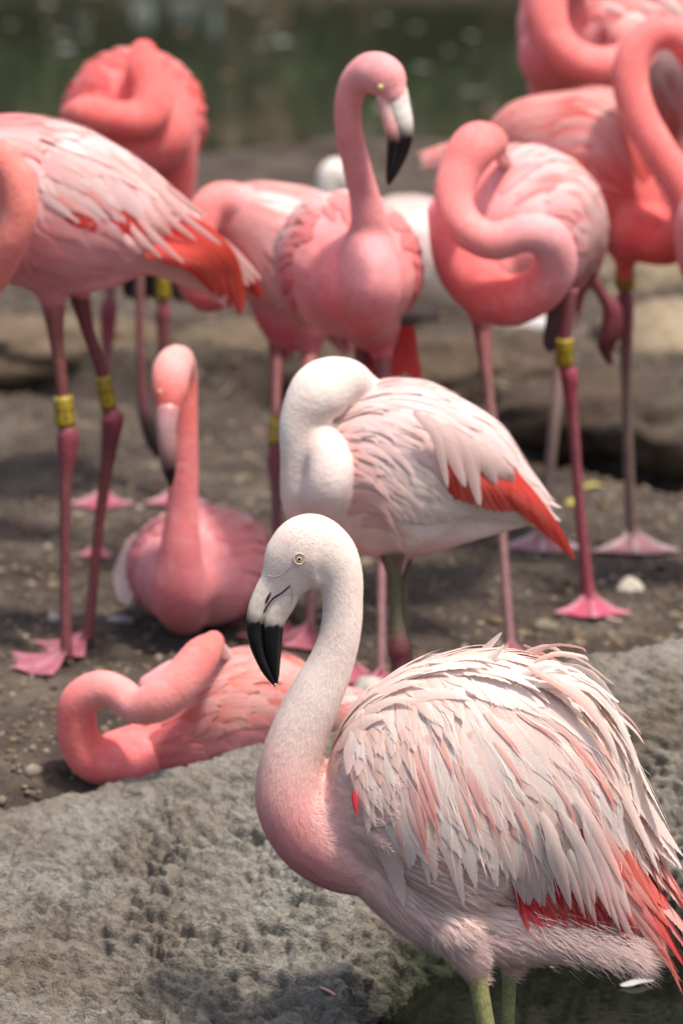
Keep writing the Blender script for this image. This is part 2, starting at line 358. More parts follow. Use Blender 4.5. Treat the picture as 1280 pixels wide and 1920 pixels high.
def fuse(name, lofts, voxel, smooth, mat, root, base):
    V = []; F = []; n = 0
    for L in lofts:
        v, f, _ = L.mesh(); V.append(v); F += [tuple(i+n for i in q) for q in f]; n += len(v)
    V = np.concatenate(V)-base
    me = bpy.data.meshes.new('tmp'); me.from_pydata([tuple(v) for v in V], [], F); me.update()
    bm_ob = bpy.data.objects.new('tmp', me); COL.objects.link(bm_ob)
    r = bm_ob.modifiers.new('r', 'REMESH'); r.mode = 'VOXEL'; r.voxel_size = voxel; r.adaptivity = 0
    sm = bm_ob.modifiers.new('s', 'SMOOTH'); sm.factor = .5; sm.iterations = smooth
    dg = bpy.context.evaluated_depsgraph_get(); out = bpy.data.meshes.new_from_object(bm_ob.evaluated_get(dg))
    bpy.data.objects.remove(bm_ob); bpy.data.meshes.remove(me)
    nv = len(out.vertices); co = np.zeros(nv*3, np.float32); out.vertices.foreach_get('co', co); co = co.reshape(-1, 3)+base
    S = np.concatenate([L.c for L in lofts]); R = np.concatenate([L.r*np.minimum(1, (1+L.k)/2) for L in lofts]); C = np.concatenate([L.col for L in lofts])
    cols = np.zeros((nv, 3))
    for i in range(0, nv, 4000):
        d = np.linalg.norm(co[i:i+4000, None]-S[None], axis=-1)-R[None]
        w = np.exp(-(d-d.min(1, keepdims=True))/.007); cols[i:i+4000] = (w@C)/w.sum(1, keepdims=True)
    a = out.color_attributes.new('Col', 'FLOAT_COLOR', 'POINT'); c4 = np.ones((nv, 4), np.float32); c4[:, :3] = cols; a.data.foreach_set('color', c4.ravel())
    out.polygons.foreach_set('use_smooth', np.ones(len(out.polygons), bool)); out.materials.clear(); out.materials.append(mat); out.name = name
    o = bpy.data.objects.new(name, out); COL.objects.link(o); o.parent = root
    return o, co, cols

# ------------------------------------------------------------------ feathers
def feather(pts, nor, W, c0, c1, seed, camber=.3, tip=.35, across=3, power=.6, b0=.35, hold=0.):
    pts = np.asarray(pts); nor = nrm(nor); n = len(pts); t = np.linspace(0, 1, n)
    tg = nrm(np.gradient(pts, axis=0)); sd = nrm(np.cross(tg, nor)); up = np.cross(sd, tg)
    w = W*np.minimum(1, (t/.3)**.6*(1-b0)+b0)*np.clip(1-np.clip((t-(1-tip))/tip, 0, 1)**1.7, 0, 1)**power; w[-1] = W*.06
    us = np.linspace(-1, 1, across)
    V = pts[:, None]+sd[:, None]*(w[:, None]*us[None])[:, :, None]-up[:, None]*(camber*w[:, None]*us[None]**2)[:, :, None]
    tc = np.clip((t-hold)/(1-hold), 0, 1); col = np.asarray(c0)[None]*(1-tc)[:, None]+np.asarray(c1)[None]*tc[:, None]
    C = np.repeat(col[:, None], across, 1)
    U = np.zeros((n, across, 3)); U[..., 0] = us[None]; U[..., 1] = t[:, None]; U[..., 2] = seed
    i = np.arange(n-1)[:, None]*across+np.arange(across-1)[None]
    F = np.stack([i, i+1, i+1+across, i+across], -1).reshape(-1, 4)
    return V.reshape(-1, 3), F, C.reshape(-1, 3), U.reshape(-1, 3)
class Bag:
    def __init__(s): s.V = []; s.F = []; s.C = []; s.U = []; s.n = 0
    def add(s, q):
        V, F, C, U = q; s.V.append(V); s.F.append(F+s.n); s.C.append(C); s.U.append(U); s.n += len(V)
    def build(s, name, mat, root, base, kind=None):
        o = mesh_obj(name, np.concatenate(s.V), np.concatenate(s.F), mat, root, base, np.concatenate(s.C), np.concatenate(s.U))
        if kind: o['kind'] = kind
        return o

def cover(L, root, base, pal, n=240, s0=.12, s1=.9, thmax=1.75, Lm=(.06, .11), Wm=(.009, .015), droop=.25, lift=.006, red=None, name='wing_plumage', side=0, seed=1, tipw=.65):
    """shingled coverts over a body loft, root to tail"""
    r_ = np.random.default_rng(seed); bag = Bag(); pal = [lin(c)*np.array([1, 1, 1.06]) for c in pal]; n = int(n*2.3); thw = thmax; thmax = min(2.5, thmax*1.4); s0b = s0; s0 = max(.03, s0*.45)
    for i in range(n):
        u0 = s0+(s1-s0)*(i+.5)/n+r_.normal(0, .015); th0 = r_.uniform(-thmax, thmax)
        if side: th0 = side*abs(th0)
        f = np.clip((u0-s0b)/(s1-s0b), 0, 1); ln = Lm[0]+(Lm[1]-Lm[0])*f; ln *= r_.uniform(.9, 1.4)
        t = np.linspace(0, 1, 8); u = u0+t*ln/L.len; th = th0+np.sign(th0)*t*t*droop*min(1, abs(th0))*r_.uniform(.4, 1.2)
        off = .001+lift*.6*t*r_.uniform(.6, 1.4)+r_.uniform(0, .0012)
        p, nn, _ = L.surf(u, th, off)
        kf = float(vnoise(np.array([u0*9+seed]), np.array([th0*2.6+seed*3.7]), seed)[0])*1.5-.25; kf = min(max(kf, 0), .999); kk = int(kf*len(pal))
        if r_.random() < .5: kk = r_.integers(len(pal))
        c = pal[kk]*r_.uniform(.94, 1.05); c1 = c*(1-tipw)+lin((244, 220, 214))*tipw
        bc = L.at(np.array([u0]))[6][0]; k_ = max(float(sstep(thw*.82, thw*1.02, abs(th0))), 1-float(sstep(s0b*.55, s0b*.95+.03, u0)))
        c = c*(1-k_)+bc*k_*r_.uniform(.92, 1.05); c1 = c1*(1-k_)+(bc*.8+lin((243, 200, 192))*.2)*k_
        if red and u0 > red[0] and abs(th0) > red[1] and r_.random() < red[2]: c = lin((225, 60, 50))*r_.uniform(.8, 1.1); c1 = lin((232, 80, 66))
        bag.add(feather(p, nn, (Wm[0]+(Wm[1]-Wm[0])*f)*r_.uniform(.65, 1.15), c, c1, i*.37, camber=.15, tip=.55, hold=.3))
    return bag.build(name, M_FEB, root, base, 'stuff')
def edge_reds(L, root, base, u0, u1, th, n, seed, col=(222, 66, 58), W=.010, ln=.05):
    q = np.random.default_rng(seed); bag = Bag()
    for i in range(n):
        t = np.linspace(0, 1, 8); u = q.uniform(u0, u1); p, nn, _ = L.surf(u+t*ln/L.len, th+q.normal(0, .05)+t*.22*np.sign(th), .002+.004*t)
        bag.add(feather(p, nn, W*q.uniform(.7, 1.2), lin(col), lin(col), i*.7, camber=.15, tip=.5))
    bag.build('red_flight_feathers', M_FEB, root, base, 'stuff')
def curve_feather(Y0, pts, W, c0, c1, root, base, name='flight_feather', mat=None, nseg=14, nor=(0, -1, .25), tip=.3, camber=.25):
    """pts: (px, py, dY)"""
    Q = crom(np.array([P(a, b, Y0+c) for a, b, c in pts]), nseg)
    v, f, c, u = feather(Q, np.tile(np.array(nor, float), (nseg, 1)), W*mpp(Y0), lin(c0), lin(c1), random.random()*50, tip=tip, camber=camber)
    return mesh_obj(name, v, f, mat or M_FEB, root, base, c, u)

# ------------------------------------------------------------------ legs, feet, bands, bills, eyes
def tube(pts, rad, cols, seg=14):
    pts = np.asarray(pts); n = len(pts); t = nrm(np.gradient(pts, axis=0)); ref = np.array([0, 1., 0.05])
    b = nrm(ref-t*(t@ref)[:, None]); a = np.cross(t, b); th = np.linspace(0, 2*math.pi, seg, endpoint=False)
    V = pts[:, None]+np.asarray(rad)[:, None, None]*(b[:, None]*np.cos(th)[None, :, None]+a[:, None]*np.sin(th)[None, :, None])
    F = []
    for i in range(n-1):
        for j in range(seg): F.append((i*seg+j, i*seg+(j+1) % seg, (i+1)*seg+(j+1) % seg, (i+1)*seg+j))
    F.append(tuple(range(seg))[::-1]); F.append(tuple((n-1)*seg+j for j in range(seg)))
    return V.reshape(-1, 3), F, np.repeat(np.asarray(cols), seg, 0)
def make_foot(p, face, size, cweb, ctoe, leg, base):
    nr, na = 7, 25; an = np.linspace(-.92, .92, na); V = []; C = []
    cw = (lin(cweb)*.82+np.array([.25, .18, .16])*.18)*.76; ct = (lin(ctoe)*.85+np.array([.3, .25, .23])*.15)*.85
    for i in range(nr):
        f = i/(nr-1)
        for a in an:
            toe = max(math.exp(-((a-q)/.075)**2) for q in (-.82, 0, .82)); reach = size*(.80+.2*toe)
            x = math.sin(a+face)*reach*f; y = -math.cos(a+face)*reach*f
            h = .006+.020*(1-f)**3+.009*toe*(1-.5*f)
            q = p+np.array([x, y, 0]); q[2] = ground_h(q[0], q[1])*.6+p[2]*.4+h; V.append(q); C.append(cw*(1-toe)+ct*toe)
    i = np.arange(nr-1)[:, None]*na+np.arange(na-1)[None]; F = np.stack([i, i+1, i+1+na, i+na], -1).reshape(-1, 4)
    return mesh_obj('foot', V, F, M_LEG, leg, base, np.array(C))
def make_leg(Y0, pts, dY0, root, base, foot=None, band=None, face=0., fsize=.085, cfoot=((205, 95, 120), (225, 150, 165)), n=60):
    """pts (px, py, r_px, colour); foot=(px,py) on the ground; band=(px0,py0,px1,py1)"""
    Yb = Y0+dY0; Ye = Yb; gp = None
    if foot is not None: gp = G(*foot); Ye = gp[1]
    ys = np.array([q[1] for q in pts], float); f = (ys-ys[0])/max(1, ys[-1]-ys[0]); A = []
    for (px, py, r, c), w in zip(pts, f):
        Y = Yb+(Ye-Yb)*w; A.append([*P(px, py, Y), r*mpp(Y), *lin(c)])
    if gp is not None: A[-1][:3] = gp+np.array([0, 0, .012])
    A = np.array(A); A[:, 4:] = (A[:, 4:]*.84+np.array([.22, .13, .12])*.16)*np.array([.68, .70, .64]); D = crom(A, n); D[:, 4:] = np.clip(D[:, 4:], 0, 1)
    v, F, c = tube(D[:, :3], D[:, 3], D[:, 4:]); leg = mesh_obj('leg', v, F, M_LEG, root, base, c)
    if foot is not None: make_foot(gp, face, fsize, cfoot[0], cfoot[1], leg, base)
    if band is not None:
        y0, y1 = band; prj = []
        for q in D[:, :3]:
            d = q-CAM; z = d@FWD; prj.append(960-(d@UPV)/z*FPX)
        prj = np.array(prj); i0 = np.argmin(abs(prj-y0)); i1 = max(i0+2, np.argmin(abs(prj-y1)))
        T = np.linspace(i0, i1, 7); Q = np.stack([np.interp(T, np.arange(n), D[:, j]) for j in range(4)], -1); rr = np.full(7, Q[:, 3].max()*1.28); rr[[0, -1]] *= .96
        v, F, c = tube(Q[:, :3], rr, np.tile(lin((150, 130, 38)), (7, 1)), 20); bo = mesh_obj('leg_band', v, F, M_BAND, leg, base, c)
        # dark code characters running down the band
        ax = nrm(Q[-1, :3]-Q[0, :3]); ln = np.linalg.norm(Q[-1, :3]-Q[0, :3]); out = nrm(np.array([0, -1., 0])-ax*(-ax[1])); sd = np.cross(ax, out); R = rr[2]
        glyphs = (((-.5, 0, .5, .12), (-.5, .3, .5, .42), (-.5, 0, -.3, .42)), ((-.5, 0, -.3, 1), (.3, 0, .5, 1), (-.5, .45, .5, .6)), ((-.5, 0, .5, .2), (.3, 0, .5, 1), (-.5, .8, .5, 1)), ((-.5, 0, -.3, 1), (-.5, .8, .5, 1)))
        for ang in (-.55, .75):
            VV = []; FF = []
            for gi, gl in enumerate(glyphs[:3]):
                for (x0, h0, x1, h1) in gl:
                    k = len(VV)
                    for (xx, hh) in ((x0, h0), (x1, h0), (x1, h1), (x0, h1)):
                        th = ang+xx*.9; pos = Q[0, :3]+ax*ln*(.14+.25*gi+.17*hh); VV.append(pos+(out*math.cos(th)+sd*math.sin(th))*R*1.035)
                    FF.append((k, k+1, k+2, k+3))
            mesh_obj('band_code', VV, FF, M_BAND, bo, base, np.tile(lin((26, 22, 14)), (len(VV), 1)), smooth=False)
    return leg
BLK = (24, 22, 22)
def make_bill(name, L, root, base, black, seg=28, mat=None):
    """black = fraction along where the dark tip starts"""
    v, F, c = L.mesh(seg, 3); n = len(L.c)+6; fr = np.repeat((np.arange(n)-3)/(len(L.c)-1), seg)
    jag = .018*np.sin(np.tile(np.arange(seg), n)*6.283/seg*3+1)+.010*np.sin(np.tile(np.arange(seg), n)*6.283/seg*9)
    w = sstep(black-.012, black+.012, fr+jag)[:, None]; c = c*(1-w)+lin(BLK)*w
    return mesh_obj(name, v, F, mat or M_BILL, root, base, c)
def ball(name, p, r, col, mat, parent, base, n=12, sq=(1, 1, 1)):
    V = []; F = []
    for i in range(n+1):
        a = math.pi*i/n
        for j in range(2*n):
            b = math.pi*j/n; V.append(np.asarray(p)+r*np.array([math.sin(a)*math.cos(b)*sq[0], math.cos(a)*sq[1], math.sin(a)*math.sin(b)*sq[2]]))
    for i in range(n):
        for j in range(2*n):
            F.append((i*2*n+j, i*2*n+(j+1) % (2*n), (i+1)*2*n+(j+1) % (2*n), (i+1)*2*n+j))
    return mesh_obj(name, V, F, mat, parent, base, np.tile(lin(col), (len(V), 1)))
def eye(root, base, p, r, iris=(235, 215, 150)):
    """p is on the side of the head facing -Y"""
    e = ball('eye', p, r, iris, M_EYE, root, base, 10, (1, .6, 1))
    ball('pupil', p+np.array([0, -r*.48, 0]), r*.38, (15, 12, 12), M_EYE, e, base, 8, (1, .5, 1))
    return e

CORAL = (236, 108, 96); PINK = (236, 148, 142); PALE = (240, 198, 190); WHT = (240, 222, 212); RED = (222, 66, 58); ROSE = (214, 122, 122)
LEGM = (158, 78, 90); LEGD = (138, 60, 72); ANK = (176, 66, 88); LEGG = (166, 134, 128); LEGP = (188, 122, 128)
GROUP = 'flamingos gathered on the bank'
def bird(label, Y0, footpx, name='flamingo'):
    b = P(*footpx, Y0); r = empty(name, b); tag(r, label, 'flamingo', GROUP); return r, b
def N(Y0, pts, n=60, col=CORAL, dY=0., k=.95):
    """neck loft from (px,py,r[,dY[,col]]), head first"""
    q = []
    for p in pts:
        q.append((p[0], p[1], p[3] if len(p) > 3 else dY, p[2], k, p[4] if len(p) > 4 else col))
    return Loft(Y0, q, YREF, n)
def B(Y0, pts, n=40):
    """body loft from (px,py,dY,r,k,col)"""
    return Loft(Y0, pts, ZREF, n, hk=.8)
#BIRDS
# ------------------------------------------------------------------ the flock behind
def finish(root, base, lofts, voxel=.0055, smooth=6, mat=None):
    return fuse('body', lofts, voxel, smooth, mat or M_BODY, root, base)

# --- pale sleeping bird with head laid on its back
Y = 4.6; root, base = bird('pale pink flamingo asleep with its head laid back on its cream wing', Y, (745, 1440))
body = B(Y, [(610, 955, 0, 92, .75, (226, 168, 160)), (680, 900, 0, 148, .72, (236, 200, 190)), (730, 882, 0, 165, .68, WHT), (800, 880, 0, 156, .66, WHT), (880, 890, 0, 112, .66, WHT), (950, 925, 0, 62, .7, (236, 205, 195)), (1020, 965, 0, 22, .8, (236, 200, 190))])
neck = N(Y, [(706, 732, 20, .02), (684, 726, 30, -.005), (645, 714, 46, -.03), (600, 735, 58, -.05), (562, 790, 40, -.06), (556, 860, 32, -.06), (560, 930, 36, -.05), (600, 975, 60, -.02, (222, 165, 158))], col=(242, 220, 208), k=.85)
lobe = N(Y, [(600, 822, 34, -.06), (618, 868, 42, -.085), (612, 920, 44, -.085), (600, 965, 40, -.05, (222, 165, 158))], 30, col=(240, 214, 203), k=.9)
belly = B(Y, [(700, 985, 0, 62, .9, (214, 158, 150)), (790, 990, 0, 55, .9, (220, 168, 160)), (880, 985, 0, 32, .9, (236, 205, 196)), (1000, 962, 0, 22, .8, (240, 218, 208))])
thigh = N(Y, [(735, 1000, 45), (738, 1045, 28), (742, 1075, 16)], 12, col=(212, 160, 152))
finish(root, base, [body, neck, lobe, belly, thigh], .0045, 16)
cover(body, root, base, [WHT, (240, 212, 202), (238, 205, 196), (243, 226, 218), (236, 190, 180)], 300, .16, .66, 1.5, (.05, .10), (.006, .011), .35, .008, red=None, seed=21)
for i in range(16):
    f = i/15; x0 = 835+f*125; y0 = 872+f*8; x1 = 858+f*218; y1 = 938+22*min(1, f*3)+max(0, f-.55)*200
    curve_feather(Y, [(x0, y0, -.078+.04*f), ((x0+x1)/2+10*f, (y0+y1)/2-6+10*f, -.080+.045*f), (x1, y1, -.066+.055*f)], 13-5*f, (230, 74, 64), (236, 104, 88) if i % 3 else (222, 70, 60), root, base)
for i in range(9):
    f = i/8; x0 = 775+f*140; y0 = 770+f*70; x1 = 845+f*110+(14 if i % 2 else -6); y1 = 915+(40 if i in (3, 4, 6) else 0)-f*15
    curve_feather(Y, [(x0, y0, -.098+.04*f), (x0+42, y0+50, -.098+.045*f), (x1, y1, -.092+.05*f)], 9+4*(i % 2), (240, 216, 208), (232, 204, 196), root, base, tip=.5)
make_bill('bill', N(Y, [(700, 730, 16, .02, (236, 210, 200)), (720, 745, 12, .03, (226, 206, 196)), (740, 765, 8, .04, (70, 60, 58))], 16, k=.7), root, base, .75)
ball('eye', P(676, 700, Y-.037), .0045, (206, 178, 166), M_BODY, root, base, 10, (1.2, .5, .7))
OL = (112, 104, 74)
make_leg(Y, [(735, 1040, 24, (140, 110, 90)), (740, 1090, 13, OL), (743, 1160, 12, OL), (747, 1215, 21, (128, 44, 54)), (748, 1250, 16, (120, 44, 54)), (747, 1340, 10, OL), (746, 1440, 11, OL)], -.02, root, base, foot=(746, 1440))
make_leg(Y, [(758, 1040, 18, (140, 110, 90)), (756, 1090, 10, OL), (756, 1180, 11, OL), (757, 1240, 18, (120, 44, 54)), (758, 1300, 11, OL), (760, 1425, 10, OL)], .03, root, base, foot=(762, 1425))

# --- big pink bird walking out of frame, banded legs
Y = 5.1; root, base = bird('pink flamingo with coral red tail and two yellow leg bands, head out of view', Y, (130, 1245))
body = B(Y, [(-110, 360, -.03, 95, .75, CORAL), (-40, 360, -.03, 135, .72, PINK), (50, 375, 0, 150, .68, PINK), (140, 398, 0, 148, .66, (238, 176, 170)), (230, 418, .01, 112, .66, PALE), (310, 452, .02, 74, .68, PINK), (385, 510, .03, 34, .7, CORAL), (420, 550, .03, 14, .7, RED)])
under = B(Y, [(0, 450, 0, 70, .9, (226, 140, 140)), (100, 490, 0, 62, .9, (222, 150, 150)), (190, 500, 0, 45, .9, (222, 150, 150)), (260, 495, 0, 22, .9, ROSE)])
neck = N(Y, [(-75, 330, 34, -.20), (-20, 290, 36, -.21), (22, 330, 37, -.21), (34, 400, 36, -.21), (8, 470, 35, -.20), (-28, 530, 34, -.16), (-70, 480, 50, -.10), (-90, 400, 60, -.05)], col=(234, 124, 104))
th1 = N(Y, [(95, 520, 40), (98, 565, 25), (103, 600, 15)], 12, col=ROSE); th2 = N(Y, [(145, 520, 36, .04), (150, 560, 18, .04), (158, 590, 12, .04)], 12, col=(180, 90, 95))
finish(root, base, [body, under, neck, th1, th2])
cover(body, root, base, [PALE, (238, 176, 170), PINK, (240, 206, 200), (234, 128, 112), (240, 206, 200)], 300, .16, .66, 1.6, (.07, .13), (.010, .017), .35, .008, red=None, seed=3)
for i in range(22):
    f = i/21; x0 = 272+f*78; y0 = 478-f*78; x1 = 392+f*58+(i % 3)*5; y1 = 532+f*54+(i % 2)*10
    curve_feather(Y, [(x0, y0, -.07+.05*f), ((x0+x1)/2+16+8*f, (y0+y1)/2-16, -.055+.05*f), (x1, y1, .0+.05*f)], 9+3*(i % 3), (226, 74, 62), [(230, 64, 52), (214, 54, 46), (236, 104, 84)][i % 3], root, base, tip=.5)
for i in range(7):
    f = i/6; x0 = 232+f*80; y0 = 440-f*92; ln = 46+26*(i % 3)+30*f; dx = .7+.3*f
    curve_feather(Y, [(x0, y0, -.088+.05*f), (x0+ln*dx*.5, y0+ln*.42, -.092+.055*f), (x0+ln*dx, y0+ln*.78, -.080+.06*f)], 7, (238, 184, 178), (242, 204, 198), root, base, tip=.8)
for i in range(3):
    curve_feather(Y, [(385, 430+i*12, .03), (435, 470+i*10, .045), (490-i*12, 525+i*6, .05)], 9, (236, 190, 186), (242, 200, 190), root, base, tip=.7)
edge_reds(body, root, base, .34, .72, 1.45, 34, 4)
make_leg(Y, [(100, 575, 22, (186, 100, 100)), (106, 640, 13, (160, 84, 78)), (116, 720, 12, (150, 74, 70)), (122, 790, 13, (150, 70, 68)), (127, 815, 20, ANK), (126, 850, 18, ANK), (123, 900, 12, LEGM), (122, 1000, 10, (140, 62, 74)), (122, 1120, 10, LEGM), (125, 1240, 13, LEGM)], -.02, root, base, foot=(125, 1250), band=(742, 797), face=-1.1, fsize=.095, cfoot=((200, 110, 130), (205, 120, 140)))
make_leg(Y, [(148, 555, 18, (150, 60, 66)), (165, 620, 12, (146, 56, 66)), (190, 695, 11, (140, 52, 62)), (203, 762, 12, (140, 52, 62)), (211, 785, 21, ANK), (208, 815, 18, LEGD), (198, 890, 12, LEGD), (184, 1000, 10, (140, 56, 70)), (172, 1120, 10, LEGM), (165, 1205, 14, LEGM)], .04, root, base, foot=(163, 1216), band=(710, 765), face=-.9, fsize=.085, cfoot=((198, 100, 124), (200, 110, 130)))

# --- coral bird asleep at the water, back left
Y = 6.2; root, base = bird('deep coral flamingo asleep with its neck coiled, standing beside the pond', Y, (260, 940))
body = B(Y, [(285, 250, -.13, 78, .95, CORAL), (262, 230, -.04, 118, 1.02, (230, 92, 82)), (245, 225, .08, 122, 1.02, PINK), (230, 300, .2, 80, 1.0, PALE), (225, 390, .27, 30, 1.0, PINK)])
low = N(Y, [(300, 260, 70, -.05), (295, 330, 72, -.02), (282, 400, 70, 0.), (262, 470, 45, 0.)], 20, col=(228, 86, 80))
neck = N(Y, [(268, 98, 26, -.12, (232, 84, 74)), (272, 128, 36, -.15, (232, 84, 74)), (288, 180, 38, -.18), (272, 222, 36, -.20), (215, 222, 33, -.20), (165, 214, 36, -.18), (138, 222, 28, -.14), (160, 262, 36, -.1), (240, 290, 56, -.09)], col=(236, 104, 90))
finish(root, base, [body, low, neck])
cover(body, root, base, [PALE, PINK, CORAL, (240, 190, 182), (230, 90, 80)], 170, .35, .95, 1.5, (.07, .11), (.010, .016), .2, .006, seed=5, tipw=.45)
for i in range(9):
    x = 236+i*13
    curve_feather(Y, [(x, 440, .02), (x+2, 500, .03), (x+4, 560+5*(i % 3), .03)], 12, (60, 26, 26), (22, 18, 18), root, base)
make_leg(Y, [(215, 450, 18, ROSE), (207, 540, 10, LEGP), (204, 580, 15, ANK), (202, 620, 14, ANK), (200, 680, 9, LEGP), (198, 800, 8, LEGP), (194, 930, 9, LEGP)], 0, root, base, foot=(194, 942), face=0., fsize=.085, cfoot=((214, 100, 130), (226, 170, 178)))
make_leg(Y, [(305, 450, 18, ROSE), (304, 520, 11, LEGM), (306, 565, 11, LEGM), (306, 590, 14, ANK), (306, 620, 12, LEGM), (312, 760, 8, LEGM), (332, 920, 9, LEGP)], 0, root, base, foot=(334, 936), band=(512, 558), face=0., fsize=.085, cfoot=((210, 110, 135), (226, 170, 178)))

# --- bird hidden behind the banded one, a foot hanging
Y = 5.75; root, base = bird('flamingo mostly hidden behind the banded bird, one dark foot dangling', Y, (150, 1050))
body = B(Y, [(95, 330, 0, 70, .8, CORAL), (160, 380, 0, 105, .7, PINK), (230, 420, 0, 70, .7, PINK), (280, 450, 0, 25, .7, RED)])
neck = N(Y, [(130, 300, 24, .05), (180, 340, 28, .09), (150, 380, 30, .09), (95, 350, 36, .02)], 30)
finish(root, base, [body, neck, N(Y, [(230, 450, 26), (255, 490, 14), (262, 520, 9)], 12, col=ROSE)], .008, 4)
make_leg(Y, [(262, 500, 10, LEGP), (262, 600, 8, LEGP), (264, 700, 8, (170, 90, 108)), (268, 752, 11, (150, 84, 100)), (276, 790, 14, (66, 44, 48)), (286, 825, 13, (52, 38, 42)), (297, 858, 5, (44, 34, 38))], 0, root, base)
make_leg(Y, [(150, 480, 14, ROSE), (172, 630, 7, LEGM), (207, 790, 9, ANK), (195, 900, 7, LEGM), (182, 1030, 7, LEGM)], 0, root, base, foot=(181, 1040), fsize=.04)

# --- bird behind with a drooping neck, leg band
Y = 5.6; root, base = bird('pink flamingo with back turned and neck drooping behind the red tail feathers', Y, (545, 1185))
body = B(Y, [(415, 400, .0, 48, .9, (238, 140, 128)), (470, 420, .0, 84, .85, (240, 176, 168)), (540, 470, .02, 122, .8, PALE), (600, 530, .04, 110, .8, PINK), (650, 600, .06, 50, .8, ROSE)])
low = N(Y, [(500, 520, 45), (525, 590, 48), (530, 640, 30), (520, 670, 16)], 16, col=(196, 82, 88))
neck = N(Y, [(430, 530, 32, -.06, (206, 84, 86)), (388, 548, 38, -.08, (206, 84, 86)), (362, 505, 36, -.08, CORAL), (372, 430, 34, -.06, CORAL), (402, 378, 34, -.04, (238, 132, 118)), (450, 385, 42, -.02, (238, 140, 128)), (490, 420, 60, 0., PINK)])
finish(root, base, [body, low, neck, N(Y, [(585, 620, 30), (580, 680, 14)], 10, col=ROSE)])
cover(body, root, base, [PALE, (240, 206, 198), (238, 150, 134), PINK, WHT], 200, .16, .8, 1.6, (.07, .11), (.011, .017), .3, .007, seed=8)
for i in range(5):
    curve_feather(Y, [(440+i*5, 470+i*6, -.1), (452+i*5, 500+i*6, -.1), (456+i*8, 540+i*5, -.09)], 9, (200, 50, 50), (214, 50, 48), root, base)
make_leg(Y, [(520, 640, 18, (150, 60, 70)), (518, 720, 11, (140, 60, 66)), (517, 795, 11, (140, 60, 66)), (517, 838, 12, (150, 54, 70)), (517, 865, 17, (152, 44, 70)), (518, 920, 11, LEGD), (522, 1060, 9, LEGM), (530, 1175, 10, LEGM)], 0, root, base, foot=(532, 1190), band=(790, 838), face=-.3, cfoot=((196, 90, 116), (205, 120, 140)))
make_leg(Y, [(580, 660, 16, ROSE), (580, 800, 10, LEGM), (582, 880, 14, ANK), (584, 1050, 8, LEGP), (580, 1185, 9, LEGP)], 0, root, base, foot=(580, 1200), face=-.5, cfoot=((196, 100, 120), (205, 130, 145)))

# --- central pink bird with raised head
Y = 5.15; root, base = bird('pink flamingo with raised head, grey bill with black tip pointing down', Y, (715, 1290))
body = B(Y, [(668, 545, -.13, 72, 1.05, (232, 86, 76)), (662, 518, -.07, 116, 1.02, (238, 134, 126)), (655, 500, .02, 131, .99, (240, 172, 164)), (640, 490, .12, 118, 1.0, PALE), (640, 540, .24, 66, .95, PINK), (660, 610, .32, 22, .9, RED)])
low = N(Y, [(680, 570, 66, -.05), (705, 625, 48, .0), (717, 665, 20, .0), (718, 700, 13, .0)], 18, col=(206, 80, 82))
chest = N(Y, [(690, 440, 40, -.13), (690, 520, 62, -.15), (680, 570, 64, -.12, (232, 92, 84))], 20, col=(239, 150, 142))
neck = N(Y, [(737, 172, 27, -.24, (236, 160, 150)), (722, 146, 40, -.235, (238, 152, 142)), (694, 136, 39, -.225, (238, 150, 142)), (663, 157, 29, -.21), (651, 205, 26, -.20), (655, 255, 26, -.19), (668, 310, 27, -.17), (682, 365, 29, -.15), (692, 420, 36, -.14), (692, 470, 48, -.12, (236, 120, 110))], 80, col=(238, 142, 132), k=.8)
finish(root, base, [body, low, chest, neck], .005, 6)
cover(body, root, base, [PALE, (240, 200, 194), PINK, WHT, (238, 130, 116)], 230, .36, .92, 1.45, (.055, .10), (.010, .016), .3, .006, red=None, seed=13)
for i in range(9):
    x = 690+i*10; curve_feather(Y, [(x, 610, .02), (x+6-3*(i > 5), 660, .03), (x+(i-3)*3, 700+(i % 3)*7, .03)], 10, (214, 56, 50), (226, 62, 54), root, base)
ub = make_bill('upper_bill', Loft(Y, [(742, 172, -.24, 22, .75, (206, 190, 176)), (749, 200, -.245, 20, .72, (216, 208, 196)), (757, 228, -.25, 17, .75, (214, 206, 194)), (760, 256, -.25, 14, .8, BLK), (752, 288, -.245, 12, .9, BLK), (740, 320, -.24, 8, .9, BLK), (729, 344, -.235, 3, .9, BLK)], YREF, 40), root, base, .50)
make_bill('lower_bill', Loft(Y, [(724, 178, -.238, 19, .8, (222, 176, 164)), (730, 208, -.242, 18, .8, (214, 168, 158)), (738, 238, -.246, 18, .8, (222, 150, 138)), (742, 264, -.246, 17, .8, BLK), (738, 294, -.242, 14, .8, BLK), (731, 322, -.238, 8, .8, BLK), (727, 340, -.235, 3, .8, BLK)], YREF, 40), root, base, .55)
eye(root, base, P(713, 163, Y-.262), .0042, (224, 208, 130))
make_leg(Y, [(718, 670, 17, (196, 96, 96)), (718, 740, 12, LEGM), (717, 860, 15, ANK), (716, 900, 13, LEGP), (715, 1050, 9, (186, 128, 136)), (714, 1270, 9, (176, 122, 128))], 0, root, base, foot=(714, 1290))
make_leg(Y, [(680, 640, 16, (190, 90, 92)), (672, 760, 11, LEGM), (668, 850, 15, ANK), (660, 1000, 9, LEGP), (650, 1250, 9, LEGP)], .04, root, base, foot=(650, 1262))

